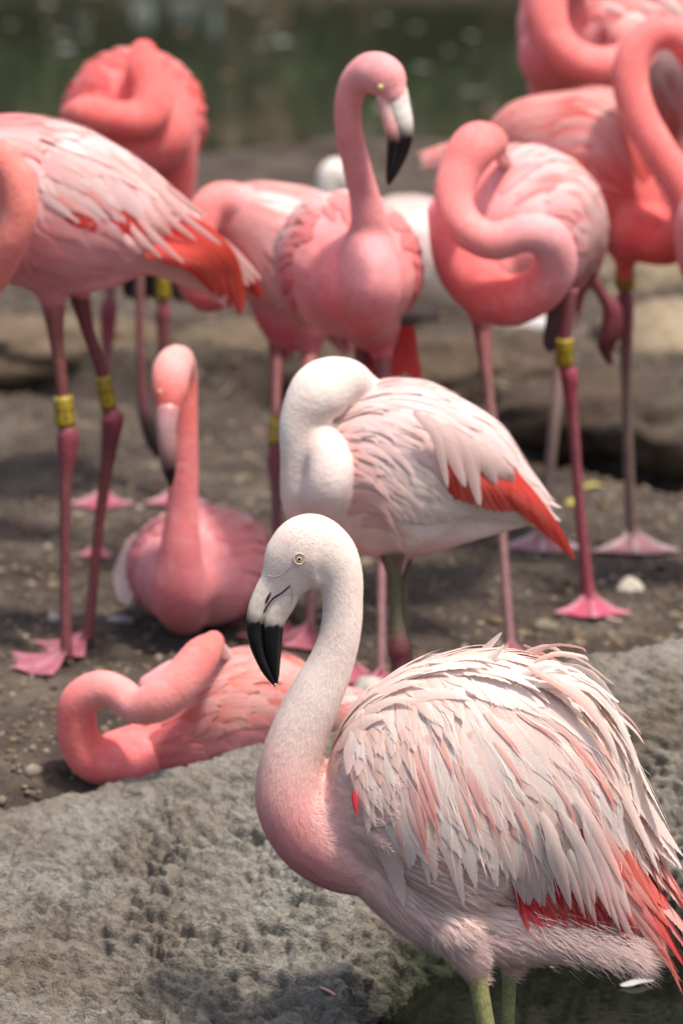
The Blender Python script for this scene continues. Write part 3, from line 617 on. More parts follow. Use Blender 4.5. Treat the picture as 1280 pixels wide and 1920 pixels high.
# --- white bird sitting far back
Y = 7.6; root, base = bird('white flamingo resting on the ground behind the central pink bird', Y, (780, 598))
body = B(Y, [(640, 480, 0, 60, 1., WHT), (700, 480, 0, 95, 1., (240, 226, 214)), (780, 487, 0, 112, .9, (240, 226, 214)), (850, 530, 0, 68, .8, (238, 206, 198)), (905, 570, 0, 20, .7, PALE)])
neck = N(Y, [(655, 345, 20, -.08), (628, 322, 27, -.08), (616, 360, 24, -.08), (628, 420, 28, -.06), (660, 470, 44, -.03)], 30, col=(243, 228, 216))
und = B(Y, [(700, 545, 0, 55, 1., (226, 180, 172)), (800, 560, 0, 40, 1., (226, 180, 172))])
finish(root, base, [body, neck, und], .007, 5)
cover(body, root, base, [WHT, (240, 226, 214), (240, 210, 202)], 140, .2, .85, 1.5, (.08, .13), (.014, .02), .2, .007, seed=17)
make_bill('bill', N(Y, [(655, 345, 15, -.09, (210, 200, 190)), (672, 372, 12, -.09, (205, 190, 180)), (676, 395, 4, -.09, BLK)], 14), root, base, .6)

# --- coiled sleeping bird, right of centre
Y = 5.3; root, base = bird('pink flamingo asleep with neck coiled in a figure of eight, yellow band on one leg', Y, (1050, 1180))
body = B(Y, [(900, 490, -.01, 80, .95, CORAL), (935, 450, .03, 135, .9, PINK), (985, 425, .09, 150, .85, PALE), (1045, 425, .16, 112, .8, (240, 186, 178)), (1085, 470, .22, 58, .8, PINK), (1075, 540, .26, 20, .8, ROSE)])
low = N(Y, [(905, 520, 62, -.02), (905, 580, 32, -.02), (903, 615, 18, -.02)], 12, col=(220, 110, 106))
neck = N(Y, [(922, 268, 32, -.10, (236, 116, 102)), (892, 272, 44, -.16, (236, 120, 108)), (862, 318, 40, -.18), (850, 372, 36, -.20), (872, 425, 36, -.22), (925, 452, 36, -.23), (985, 436, 36, -.23, (240, 150, 142)), (1030, 450, 40, -.22, (240, 158, 150)), (1040, 505, 40, -.2, (238, 140, 132)), (1000, 550, 44, -.18, (230, 104, 94)), (935, 560, 50, -.16, (226, 84, 76)), (870, 500, 52, -.13, (230, 110, 104)), (840, 400, 40, -.1, PINK)], 120, col=(238, 134, 122))
finish(root, base, [body, low, neck], .005, 4)
cover(body, root, base, [PALE, (240, 206, 200), PINK, WHT, (236, 150, 140)], 260, .28, .88, 1.6, (.05, .10), (.008, .014), .3, .006, seed=19)
for i in range(5): curve_feather(Y, [(1035+i*6, 520, .1), (1034+i*4, 590, .1), (1022+i*7, 655+8*(i % 2), .09)], 10, (120, 60, 62), (46, 30, 34), root, base)
make_bill('bill', N(Y, [(920, 270, 20, -.13, PINK), (940, 292, 15, -.03, (240, 200, 192)), (960, 330, 8, .06, (60, 50, 50))], 16), root, base, .8)
make_leg(Y, [(903, 600, 20, (214, 130, 128)), (908, 660, 14, (180, 104, 108)), (918, 760, 11, (160, 104, 104)), (925, 830, 15, LEGP), (936, 930, 10, (170, 120, 122)), (945, 1060, 9, (176, 126, 130)), (956, 1225, 10, (176, 120, 130))], -.02, root, base, foot=(958, 1238))
make_leg(Y, [(1068, 540, 16, (190, 110, 114)), (1062, 600, 13, (176, 92, 106)), (1058, 640, 12, (176, 80, 100)), (1060, 682, 13, (200, 70, 100)), (1067, 705, 17, (206, 76, 108)), (1069, 745, 13, (204, 76, 106)), (1075, 800, 10, (200, 100, 122)), (1086, 950, 10, (196, 90, 112)), (1097, 1060, 11, (200, 90, 112)), (1104, 1130, 13, (208, 90, 116))], .05, root, base, foot=(1104, 1140), band=(632, 682), face=.05, fsize=.088, cfoot=((226, 92, 128), (232, 160, 172)))

# --- bird on the right with high arched neck
Y = 5.75; root, base = bird('coral flamingo with high arched neck and one leg lifted off the ground', Y, (1185, 1040))
body = B(Y, [(1205, 425, -.05, 66, .95, (228, 70, 62)), (1165, 385, -.03, 108, .9, (232, 92, 82)), (1110, 320, .0, 150, .8, (236, 130, 118)), (1040, 285, .02, 122, .78, PINK), (975, 262, .03, 72, .75, PALE), (915, 275, .04, 22, .75, PALE)])
low = N(Y, [(1150, 400, 80, -.02), (1172, 440, 55, -.02), (1172, 490, 22, -.02), (1171, 520, 12, -.02)], 12, col=(220, 76, 70))
neck = N(Y, [(1330, 150, 36, -.1), (1312, 105, 38, -.1), (1272, 66, 32, -.11), (1228, 62, 31, -.12), (1190, 98, 33, -.13), (1181, 150, 34, -.14), (1197, 215, 34, -.15), (1236, 285, 34, -.16), (1278, 350, 33, -.17), (1290, 410, 34, -.17), (1258, 455, 40, -.14, (228, 72, 64)), (1200, 440, 52, -.1, (228, 70, 62))], 100, col=(236, 116, 104))
finish(root, base, [body, low, neck], .0055, 5)
cover(body, root, base, [(238, 160, 148), PINK, (234, 112, 98), CORAL, CORAL], 280, .22, .9, 1.7, (.06, .11), (.009, .015), .3, .006, seed=23, tipw=.42)
make_bill('bill', N(Y, [(1332, 160, 26, -.1, (214, 200, 190)), (1340, 210, 24, -.1, (210, 196, 186)), (1330, 262, 6, -.1, BLK)], 18), root, base, .5)
make_leg(Y, [(1171, 490, 18, (200, 90, 90)), (1171, 520, 11, (180, 84, 96)), (1171, 545, 13, (186, 84, 104)), (1172, 575, 16, (182, 84, 104)), (1173, 620, 13, (176, 90, 106)), (1174, 720, 10, LEGG), (1178, 870, 10, LEGG), (1184, 1005, 11, LEGG)], 0, root, base, foot=(1185, 1022), band=(502, 540), face=.0, fsize=.108, cfoot=((176, 120, 130), (218, 196, 196)))
make_leg(Y, [(1080, 450, 18, ROSE), (1100, 505, 11, (150, 66, 80)), (1128, 550, 11, (150, 60, 78)), (1147, 580, 18, (160, 56, 84)), (1145, 620, 20, (140, 44, 68)), (1135, 650, 15, (120, 34, 56)), (1146, 682, 5, (120, 40, 60))], -.14, root, base)

# --- bird behind it, top right
Y = 6.1; root, base = bird('pink flamingo behind the arched neck, its own neck folded around pale wings', Y, (1020, 1040))
body = B(Y, [(1035, 110, -.06, 72, .9, CORAL), (1070, 60, -.02, 120, .85, PINK), (1150, 50, .02, 142, .8, (240, 206, 200)), (1220, 90, .05, 120, .8, PINK), (1255, 170, .08, 62, .8, CORAL), (1262, 250, .1, 20, .8, CORAL)])
low = N(Y, [(1060, 140, 72), (1060, 260, 60), (1052, 380, 26), (1050, 470, 14)], 16, col=CORAL)
neck = N(Y, [(1085, -80, 36, -.12), (1040, -50, 38, -.15), (1022, 10, 40, -.17), (1035, 70, 38, -.18), (1080, 112, 36, -.18), (1140, 122, 35, -.17), (1190, 105, 38, -.13), (1180, 60, 40, -.08)], 60, col=(236, 120, 108))
finish(root, base, [body, low, neck], .006, 5)
cover(body, root, base, [PALE, PINK, (240, 206, 200), (236, 140, 128)], 220, .2, .85, 1.6, (.06, .11), (.010, .016), .3, .006, seed=29)
make_bill('bill', N(Y, [(1085, -80, 26, -.13, (214, 200, 190)), (1110, -40, 22, -.14, (210, 196, 186)), (1112, -10, 6, -.14, BLK)], 18), root, base, .5)
make_leg(Y, [(1050, 430, 16, ROSE), (1048, 560, 12, (170, 80, 96)), (1050, 660, 12, (160, 110, 110)), (1044, 740, 11, LEGG), (1030, 880, 10, LEGG), (1015, 1005, 11, LEGG)], 0, root, base, foot=(1013, 1020), face=.0, fsize=.105, cfoot=((176, 120, 130), (218, 196, 196)))

# --- neck at the right edge
Y = 5.5; root, base = bird('coral flamingo neck curving in at the edge beside the arched neck', Y, (1420, 1120))
body = B(Y, [(1340, 470, 0, 80, .9, CORAL), (1410, 430, 0, 140, .8, PINK), (1500, 450, 0, 110, .8, PALE), (1580, 520, 0, 30, .8, RED)])
neck = N(Y, [(1370, 60, 36, -.1), (1335, 80, 36, -.12), (1340, 200, 32, -.14), (1330, 330, 34, -.15), (1300, 420, 36, -.15), (1318, 500, 44, -.12), (1370, 500, 60, -.05)], 60, col=(240, 140, 128))
finish(root, base, [body, neck], .008, 4)
cover(body, root, base, [PALE, PINK, (238, 150, 140)], 120, .2, .85, 1.5, (.07, .12), (.012, .018), .3, .006, seed=31)
make_leg(Y, [(1420, 540, 22, ROSE), (1420, 700, 14, ANK), (1420, 900, 9, LEGM), (1420, 1100, 9, LEGM)], 0, root, base, foot=(1420, 1110))

# --- seated bird with neck upright
Y = 5.28; root, base = bird('pink flamingo sitting on the earth with upright neck and lowered black-tipped bill', Y, (370, 1190))
body = B(Y, [(345, 1092, -.15, 66, 1.1, (222, 124, 120)), (362, 1075, -.09, 102, 1.22, PINK), (380, 1062, 0, 110, 1.28, PINK), (392, 1050, .1, 96, 1.2, PALE), (400, 1060, .2, 40, 1.1, PALE)])
neck = N(Y, [(316, 768, 22, -.275, (232, 108, 94)), (318, 730, 34, -.265, (232, 96, 82)), (322, 695, 37, -.245, (240, 170, 158)), (334, 676, 31, -.215, (240, 168, 156)), (346, 710, 25, -.19, CORAL), (347, 780, 24, -.19, (232, 112, 100)), (345, 860, 27, -.19, (230, 124, 114)), (342, 950, 31, -.19, (222, 120, 114)), (338, 1040, 42, -.19, (212, 112, 110)), (335, 1110, 58, -.17, (206, 104, 104)), (345, 1150, 46, -.12, (198, 100, 100))], 90, k=.9)
finish(root, base, [body, neck], .005, 6)
cover(body, root, base, [PINK, (238, 150, 142), PALE, (234, 128, 118)], 190, .34, .9, 1.7, (.05, .09), (.010, .016), .2, .005, seed=37)
for i in range(5): curve_feather(Y, [(262-i*4, 1000+i*8, -.02), (240-i*4, 1040+i*10, -.05), (250-i*2, 1115+i*5, -.08)], 13, (240, 206, 200), (244, 222, 214), root, base)
make_bill('bill', Loft(Y, [(315, 770, -.28, 22, .9, (176, 116, 110)), (312, 800, -.29, 20, .9, (150, 116, 112)), (314, 835, -.295, 18, .9, (150, 112, 108)), (316, 865, -.295, 15, .9, (120, 90, 88)), (318, 888, -.29, 11, .9, BLK), (320, 908, -.285, 4, .9, BLK)], YREF, 30), root, base, .70)
eye(root, base, P(300, 735, Y-.285), .0035)
make_leg(Y, [(420, 1160, 14, LEGM), (465, 1180, 12, LEGM), (515, 1182, 13, ANK), (535, 1190, 8, LEGM)], -.02, root, base)

# --- lying bird with looped neck
Y = 4.56; root, base = bird('coral pink flamingo lying down with its neck looped round a gap', Y, (330, 1470))
body = B(Y, [(215, 1420, 0, 52, .9, CORAL), (290, 1408, 0, 66, .95, (236, 120, 112)), (370, 1372, 0, 86, .95, PINK), (440, 1330, 0, 108, .92, PINK), (520, 1312, 0, 92, .9, PALE), (590, 1325, 0, 45, .9, PALE)])
hump = B(Y, [(280, 1290, .05, 28, .9, PINK), (330, 1285, .05, 52, .9, PINK), (400, 1290, .03, 70, .9, PALE)])
neck = N(Y, [(400, 1203, 22, -.09, (238, 110, 94)), (380, 1226, 36, -.10, (238, 118, 102)), (345, 1272, 41, -.115), (303, 1310, 42, -.12), (258, 1325, 35, -.11), (222, 1300, 34, -.09), (185, 1292, 36, -.08), (148, 1318, 38, -.07, (234, 106, 96)), (145, 1375, 40, -.06, (234, 108, 98)), (175, 1422, 46, -.05, (232, 106, 98)), (240, 1426, 54, -.03, (230, 108, 102)), (310, 1410, 58, 0., (232, 120, 114))], 110, col=(240, 142, 128))
finish(root, base, [body, hump, neck], .0045, 5)
cover(body, root, base, [PINK, (238, 170, 160), (238, 150, 136), (236, 128, 112)], 190, .42, .9, 1.7, (.05, .09), (.010, .017), .25, .006, seed=41, tipw=.4)
make_bill('bill', N(Y, [(400, 1208, 17, -.08, (236, 150, 138)), (420, 1225, 13, -.03, (230, 210, 200)), (440, 1250, 6, .0, (60, 50, 48))], 14), root, base, .8)
# ------------------------------------------------------------------ the foreground bird
Y = 3.9; FY = Y
root, base = bird('large cream and pink flamingo with ruffled wing feathers in front of the grey rock', Y, (920, 2000))
CB = (238, 206, 196); CN = (243, 224, 212); CBR = (222, 150, 140)
body = B(Y, [(612, 1565, 0, 74, .80, CBR), (660, 1545, 0, 118, .72, (226, 162, 152)), (730, 1514, 0, 198, .60, CB), (800, 1500, 0, 258, .53, CB), (880, 1502, 0, 286, .48, CB), (955, 1516, 0, 276, .46, CB), (1022, 1550, 0, 222, .48, CB), (1080, 1612, 0, 142, .54, CB), (1150, 1688, 0, 90, .58, (236, 190, 180)), (1220, 1760, 0, 40, .6, (232, 150, 130))], 50)
belly = B(Y, [(720, 1620, 0, 80, .95, CB), (820, 1690, 0, 92, .9, CB), (920, 1735, 0, 78, .9, CB), (1020, 1745, 0, 66, .9, CB), (1120, 1755, 0, 46, .9, (240, 214, 206)), (1195, 1785, 0, 22, .9, (240, 214, 206))])
neck = Loft(Y, [(513, 1108, 0, 36, .55, (238, 220, 208)), (530, 1088, 0, 47, .58, CN), (556, 1052, 0, 66, .62, CN), (584, 1034, 0, 74, .64, CN), (615, 1044, 0, 58, .70, CN), (636, 1078, 0, 45, .8, CN), (642, 1125, 0, 39, .9, CN), (639, 1180, 0, 39, .95, CN), (622, 1240, 0, 43, .95, CN), (592, 1305, 0, 51, .95, CN), (562, 1375, 0, 56, .95, (242, 216, 204)), (545, 1440, 0, 62, .95, (236, 190, 178)), (549, 1505, 0, 72, .92, (228, 160, 148)), (590, 1560, 0, 84, .88, (216, 138, 128)), (650, 1590, 0, 90, .8, (214, 140, 132)), (720, 1600, 0, 84, .8, (220, 160, 150))], YREF, 110)
th1 = N(Y, [(860, 1740, 60, -.04), (882, 1800, 36, -.04), (890, 1830, 18, -.04)], 12, col=CB)
th2 = N(Y, [(950, 1750, 50, .05), (955, 1800, 26, .05), (955, 1826, 15, .05)], 12, col=CB)
core, cco, ccol = fuse('body', [body, belly, neck, th1, th2], .0032, 7, M_FINE, root, base)

# raycast helper on the bird's own surface
me = core.data; nv = len(me.vertices)
bvh = BVHTree.FromPolygons([Vector(c) for c in cco], [tuple(p.vertices) for p in me.polygons])
def hit(px, py):
    d = ray(px, py); h = bvh.ray_cast(Vector(CAM), Vector(nrm(d)))
    if h[0] is None: return None
    return np.array(h[0]), np.array(h[1])
ARR = np.array([(665, 1390, .10, 1), (660, 1450, .2, 1), (720, 1300, .0, 1), (760, 1270, .25, 1), (800, 1310, .45, 1), (740, 1400, .2, 1), (800, 1450, .28, 1), (800, 1600, .3, 1), (850, 1250, .8, .4), (900, 1232, 1, .12), (900, 1330, .7, .75), (900, 1500, .38, 1), (900, 1650, .2, 1),
    (1000, 1225, 1, .12), (1000, 1330, .9, .55), (1000, 1450, .6, .85), (1000, 1600, .32, 1), (1100, 1255, 1, .6), (1150, 1310, .8, 1), (1100, 1400, .62, .9), (1100, 1550, .42, 1), (1100, 1680, .35, 1), (1180, 1400, .42, 1), (1180, 1600, .35, 1), (1230, 1700, .5, 1)], float)
ARR[:, 2:] = nrm(ARR[:, 2:])
def flow(x, y, jit=0.):
    w = 1/(((ARR[:, 0]-x)**2+(ARR[:, 1]-y)**2)+300.)**1.6; d = (ARR[:, 2:]*w[:, None]).sum(0); d /= np.linalg.norm(d)
    c, s = math.cos(jit), math.sin(jit); return np.array([d[0]*c-d[1]*s, d[0]*s+d[1]*c])
BEL = np.array([(680, 1560, .5, 1), (720, 1650, .7, .7), (760, 1600, 1, .35), (850, 1650, 1, .35), (850, 1760, .8, .7), (950, 1760, 1, .25), (1050, 1760, 1, .12), (1180, 1790, 1, .35)], float); BEL[:, 2:] = nrm(BEL[:, 2:])
def bflow(x, y, jit=0.):
    w = 1/(((BEL[:, 0]-x)**2+(BEL[:, 1]-y)**2)+300.)**1.6; d = (BEL[:, 2:]*w[:, None]).sum(0); d /= np.linalg.norm(d)
    c, s = math.cos(jit), math.sin(jit); return np.array([d[0]*c-d[1]*s, d[0]*s+d[1]*c])
r_ = np.random.default_rng(99)
def trace(x, y, L, o0, o1, fl=flow, n=11, jit=0., curl=0.):
    """a feather's mid line: follow the lie of the plumage over the body surface"""
    h = hit(x, y)
    if h is None: return None
    pts = []; nn = []; step = L/(n-1); lasty = h[0][1]; lastn = h[1]; miss = 0
    for i in range(n):
        t = i/(n-1); h = hit(x, y)
        if h is not None and h[0][1] < FY+.02:
            yv = h[0][1]; nv_ = h[1]
            if i: yv = min(yv, lasty+.012)
            lasty = yv; lastn = nv_
            p = P(x, y, yv)
        else:
            lasty += .0025; p = P(x, y, lasty)
        pts.append(p+lastn*(o0+(o1-o0)*t)); nn.append(lastn.copy())
        d = fl(x, y, jit+curl*t); x += d[0]*step; y += d[1]*step
    nn = np.array(nn); k = np.array([.25, .5, .25])
    for _ in range(3):
        nn[1:-1] = k[0]*nn[:-2]+k[1]*nn[1:-1]+k[2]*nn[2:]; q = np.array(pts); q[1:-1] = k[0]*q[:-2]+k[1]*q[1:-1]+k[2]*q[2:]; pts = list(q)
    return np.array(pts), nrm(nn)
def inpoly(x, y, poly):
    c = False; j = len(poly)-1
    for i in range(len(poly)):
        if (poly[i][1] > y) != (poly[j][1] > y) and x < (poly[j][0]-poly[i][0])*(y-poly[i][1])/(poly[j][1]-poly[i][1])+poly[i][0]: c = not c
        j = i
    return c
def roots(poly, n, mind):
    xs = [p[0] for p in poly]; ys = [p[1] for p in poly]; out = []; tries = 0
    while len(out) < n and tries < n*60:
        tries += 1; x = r_.uniform(min(xs), max(xs)); y = r_.uniform(min(ys), max(ys))
        if inpoly(x, y, poly) and all((x-a)**2+(y-b)**2 > mind*mind for a, b in out): out.append((x, y))
    return out
cW = lin((247, 232, 223)); cP = lin((245, 213, 203)); cO = lin((243, 206, 188)); cK = lin((236, 178, 168)); cC = lin((232, 130, 116)); cR = lin((232, 62, 66)); cR2 = lin((238, 116, 102))
FE = []       # (size, geometry)
mp_ = mpp(Y)
def put(tr, W, c0, c1, **kw):
    if tr is None: return
    g = feather(tr[0], tr[1], W*mp_, c0, c1, r_.random()*90, across=kw.pop('across', 5), **kw); FE.append((W*len(tr[0]), g))
def pick(pr):
    k = r_.choice(len(pr), p=np.array([q[0] for q in pr])/sum(q[0] for q in pr)); return pr[k][1]*r_.uniform(.94, 1.04)
# red flight feathers, lowest
for i in range(60):
    x = r_.uniform(960, 1180); y = r_.uniform(1560, 1650)
    put(trace(x, y, min(r_.uniform(120, 170), 1748-y), .003, .007, jit=r_.normal(0, .12), curl=-.1), r_.uniform(9, 14), cR*r_.uniform(.8, 1.1), cR2 if r_.random() < .3 else cR, tip=.4)
WLOW = [(655, 1465), (700, 1490), (780, 1545), (847, 1590), (930, 1640), (990, 1640), (1060, 1630), (1150, 1630), (1230, 1680)]
def low(x): return np.interp(x, [p[0] for p in WLOW], [p[1] for p in WLOW])
# lower long feathers
pc = roots([(690, 1400), (800, 1390), (1000, 1400), (1150, 1430), (1200, 1560), (1130, 1620), (980, 1590), (860, 1530), (740, 1470)], 135, 14)
pc.sort(key=lambda p: -p[1])
for x, y in pc:
    L = max(70, min(240, (low(x+30)-y)*r_.uniform(.95, 1.12)+5+(r_.uniform(0, 70) if 920 < x < 1120 and r_.random() < .5 else 0))); c0 = pick([(6, cW), (4, cP), (1.6, cK), (.6, cC)])
    put(trace(x, y, L, .004, .0065, jit=r_.normal(0, .10), curl=r_.normal(0, .16)), r_.uniform(13, 27), c0, c0*.6+pick([(5, cW), (3, cP), (1, cK)])*.4, tip=r_.uniform(.45, .75), power=.8, camber=.08, hold=.3)
# scapulars
pb = roots([(700, 1320), (760, 1262), (850, 1232), (960, 1228), (1060, 1240), (1120, 1300), (1130, 1390), (1040, 1420), (900, 1420), (760, 1430), (690, 1420)], 95, 18)
pb.sort(key=lambda p: -(p[0]*.6+p[1]))
for x, y in pb:
    c0 = pick([(6, cW), (4, cP), (1.6, cO), (.8, cK)])
    put(trace(x, y, r_.uniform(170, 320), .006, .0082, jit=r_.normal(0, .06), curl=r_.normal(0, .10)), r_.uniform(20, 40), c0, c0*.35+cW*.65, tip=r_.uniform(.4, .65), power=.7, camber=.07)
# small shoulder coverts
pa = roots([(655, 1370), (690, 1315), (750, 1266), (830, 1240), (850, 1275), (760, 1330), (730, 1400), (700, 1470), (668, 1465)], 60, 13)
pa.sort(key=lambda p: -p[1])
for x, y in pa:
    c0 = pick([(4, cP), (4, cO), (3, cW), (1, cK)]); put(trace(x, y, r_.uniform(45, 120), .0082, .0112, jit=r_.normal(0, .14), n=8, curl=r_.normal(0, .2)), r_.uniform(10, 19), c0, c0*.5+cW*.5, tip=.55, camber=.10)
# coral streak feathers lying between the pale ones
for i in range(30):
    x = r_.uniform(730, 1100); y = r_.uniform(1330, 1520)
    put(trace(x, y, r_.uniform(90, 150), .0075, .0092, jit=r_.normal(0, .05)), r_.uniform(4, 9), cP, cC*.6+cK*.4, tip=.8, camber=.05)
# curled feathers where the wing meets the breast
for i in range(7):
    x = r_.uniform(660, 690); y = r_.uniform(1490, 1560); a = -.75+(y-1490)/70*.9+r_.normal(0, .1)
    put(trace(x, y, r_.uniform(60, 110), .004, .011, fl=lambda X, Y_, j=0., a=a: np.array([math.cos(a+j), math.sin(a+j)]), n=8, curl=.5), r_.uniform(13, 18), cP*r_.uniform(.9, 1.0), cP, tip=.6, camber=.15)
put(trace(674, 1480, 40, .016, .02, n=7), 7, lin((235, 60, 70)), lin((235, 60, 70)))
# flank feathers
pf = roots([(672, 1525), (760, 1570), (870, 1640), (960, 1715), (1090, 1730), (1180, 1770), (1150, 1800), (990, 1808), (890, 1808), (800, 1755), (720, 1675)], 210, 12)
pf.sort(key=lambda p: -p[0])
for x, y in pf:
    c0 = pick([(3, cP), (3, lin((236, 204, 194))), (1.5, cK*1.03), (1.5, lin((240, 214, 204)))])
    put(trace(x, y, r_.uniform(55, 95)*(.55 if y > 1735 else 1.), .001, .0045, fl=bflow, jit=r_.normal(0, .1), n=8), r_.uniform(8, 13), c0, c0*.7+cW*.3, tip=.6, power=.9)
# long loose plumes over the back
for k, (pl, W) in enumerate([([(960, 1275, 0), (1030, 1228, .0), (1090, 1230, 0), (1103, 1240, 0)], 5), ([(980, 1270, -.02), (1080, 1264, -.02), (1150, 1310, -.02), (1160, 1318, -.02)], 4), ([(1000, 1285, -.03), (1110, 1290, -.02), (1170, 1370, -.02), (1195, 1450, -.02)], 10),
        ([(990, 1250, -.03), (1090, 1310, -.035), (1140, 1380, -.035), (1163, 1440, -.03)], 11), ([(1040, 1262, .0), (1130, 1320, .0), (1185, 1365, .0), (1208, 1396, .0)], 4), ([(1060, 1300, .02), (1140, 1390, .02), (1190, 1480, .02), (1232, 1590, .02)], 12),
        ([(1050, 1310, -.01), (1130, 1420, -.02), (1190, 1530, -.02), (1236, 1640, -.01)], 13), ([(870, 1290, -.01), (915, 1240, -.01), (945, 1210, -.01)], 9), ([(890, 1285, .01), (925, 1240, .01), (955, 1217, .01)], 7), ([(765, 1300, .0), (785, 1262, 0), (806, 1244, 0)], 7),
        ([(950, 1280, -.02), (1030, 1244, -.02), (1072, 1268, -.02)], 9), ([(960, 1285, .02), (1060, 1255, .02), (1120, 1290, .02)], 10), ([(1080, 1350, .03), (1160, 1450, .03), (1215, 1560, .03), (1240, 1660, .03)], 12)]):
    Q = crom(np.array([P(a, b, FY-.02+c) for a, b, c in pl]), 12); nn = np.tile(np.array([.25, -.75, .6]), (12, 1))
    put((Q, nrm(nn)), W, cW if k % 3 else cK, cW if k % 4 else cO, tip=.6)
# long primaries and tail hanging back
for i in range(46):
    x = r_.uniform(1075, 1190); y = r_.uniform(1520, 1650)+max(0, 0); L = r_.uniform(150, 300)*(.55+.45*(x-1075)/115); u_ = r_.random()
    put(trace(x, y, L, .006, .012, fl=lambda X, Y_, j=0.: (lambda d: d/np.linalg.norm(d))(np.array([.56+j+.10*(X-1100)/100, 1.0])), jit=r_.normal(0, .1), curl=r_.normal(-.05, .12), n=13), r_.uniform(7, 14), cW if u_ < .4 else cP if u_ < .6 else cC if u_ < .8 else cR, [cR2, cR2, cR, lin((236, 124, 106))][r_.integers(4)], tip=.55, camber=.15)
for i in range(14):
    x = r_.uniform(1000, 1140); y = r_.uniform(1480, 1590)
    put(trace(x, y, r_.uniform(130, 220), .012, .017, jit=r_.normal(-.05, .08)), r_.uniform(9, 15), cW, cP*.7+cR2*.3 if i % 2 else cP, tip=.6, camber=.15)
# feathers over the ridge of the back
for i in range(70):
    u0 = r_.uniform(.15, .66); th0 = r_.normal(0, .17); t = np.linspace(0, 1, 10); ln = r_.uniform(70, 170)*mp_
    p_, n_, _ = body.surf(u0+t*ln/body.len, th0+np.sign(th0)*t*t*.25, .002+.010*t*r_.uniform(.5, 1.5))
    c0 = pick([(5, cW), (3, cP), (2, cO), (1, cK)]); put((p_, n_), r_.uniform(12, 24), c0, cW*.7+c0*.3, tip=r_.uniform(.45, .7), camber=.15, b0=.1)
order = sorted(range(len(FE)), key=lambda i: -FE[i][0]); big = set(order[:290]); rest = Bag(); far = Bag()
for i, (s, g) in enumerate(FE):
    if i in big: mesh_obj('feather', g[0], g[1], M_FEA, root, base, g[2], g[3])
    else: rest.add(g)
    v = g[0].copy(); v[:, 1] = 2*FY-v[:, 1]; far.add((v, g[1][:, ::-1], g[2], g[3]))
rest.build('small_feathers', M_FEA, root, base, 'stuff'); far.build('far_wing_plumage', M_FEA, root, base, 'stuff')

# down: short hair-like barbs combed along neck, breast and flank
tri = np.array([(p.vertices[0], p.vertices[1], p.vertices[2]) for p in me.polygons]); tri2 = np.array([(p.vertices[0], p.vertices[2], p.vertices[3]) for p in me.polygons if len(p.vertices) == 4]); T = np.concatenate([tri, tri2])
A_, B_, C_ = cco[T[:, 0]], cco[T[:, 1]], cco[T[:, 2]]; cr = np.cross(B_-A_, C_-A_); ar = np.linalg.norm(cr, axis=1)
NS = 90000; ti = r_.choice(len(T), NS, p=ar/ar.sum()); u = r_.random(NS); v = r_.random(NS); sw = u+v > 1; u[sw] = 1-u[sw]; v[sw] = 1-v[sw]
pt = A_[ti]+(B_[ti]-A_[ti])*u[:, None]+(C_[ti]-A_[ti])*v[:, None]; nn = nrm(cr[ti]); pc_ = ccol[T[ti, 0]]
S = np.concatenate([neck.c, body.c, belly.c]); TG = np.concatenate([neck.t, nrm(body.t+np.array([0, 0, -.45])), nrm(belly.t+np.array([0, 0, -.1]))]); RR = np.concatenate([neck.r, body.r*.8, belly.r]); KD = np.concatenate([np.linspace(0, .55, len(neck.c)), np.full(len(body.c), 1.), np.full(len(belly.c), 1.6)])
dr = np.zeros((NS, 3)); kd = np.zeros(NS)
for i in range(0, NS, 5000):
    d = np.linalg.norm(pt[i:i+5000, None]-S[None], axis=-1)-RR[None]; j = d.argmin(1); dr[i:i+5000] = TG[j]; kd[i:i+5000] = KD[j]
dr = dr+r_.normal(0, .16, (NS, 3)); dr = nrm(dr-nn*(dr*nn).sum(1, keepdims=True)); ln = (.0042+.0085*np.clip(kd, 0, 2))*r_.uniform(.6, 1.3, NS); wd = (.00028+.00016*kd)
sd = np.cross(dr, nn); lift = (.10+.10*r_.random(NS))+.05*kd
V0 = pt-nn*.0003-sd*wd[:, None]; V1 = pt-nn*.0003+sd*wd[:, None]; V2 = pt+dr*ln[:, None]+nn*(lift*ln)[:, None]
VV = np.stack([V0, V1, V2], 1).reshape(-1, 3); cc = np.repeat(pc_*r_.uniform(.88, 1.1, NS)[:, None], 3, 0)
o = mesh_obj('down', VV, np.arange(NS*3).reshape(-1, 3), M_FLUFF, root, base, np.clip(cc, 0, .9)); o['kind'] = 'stuff'
# fine loose barbs lying over the wing
WV = []; WF = []; WC = []; WU = []
for i in range(260):
    x = r_.uniform(670, 1180); y = r_.uniform(1260, 1640)
    if y > low(x)-20: continue
    tr = trace(x, y, r_.uniform(35, 95), .008, .0125+r_.random()*.003, jit=r_.normal(0, .13), curl=r_.normal(0, .25), n=5)
    if tr is None: continue
    q_, n_ = tr; s_ = nrm(np.cross(np.gradient(q_, axis=0), n_)); w_ = np.array([.0002, .00028, .00028, .00025, .0001])*r_.uniform(.6, 1.3); k0 = len(WV)*1
    for a_, b_, c_ in zip(q_, s_, w_): WV += [a_-b_*c_, a_+b_*c_]
    WF += [(k0+2*j, k0+2*j+1, k0+2*j+3, k0+2*j+2) for j in range(4)]; cc_ = pick([(6, cW), (2, cP), (1, cK)]); WC += [cc_]*10
o = mesh_obj('loose_barbs', WV, WF, M_FLUFF, root, base, np.clip(np.array(WC), 0, .9)); o['kind'] = 'stuff'
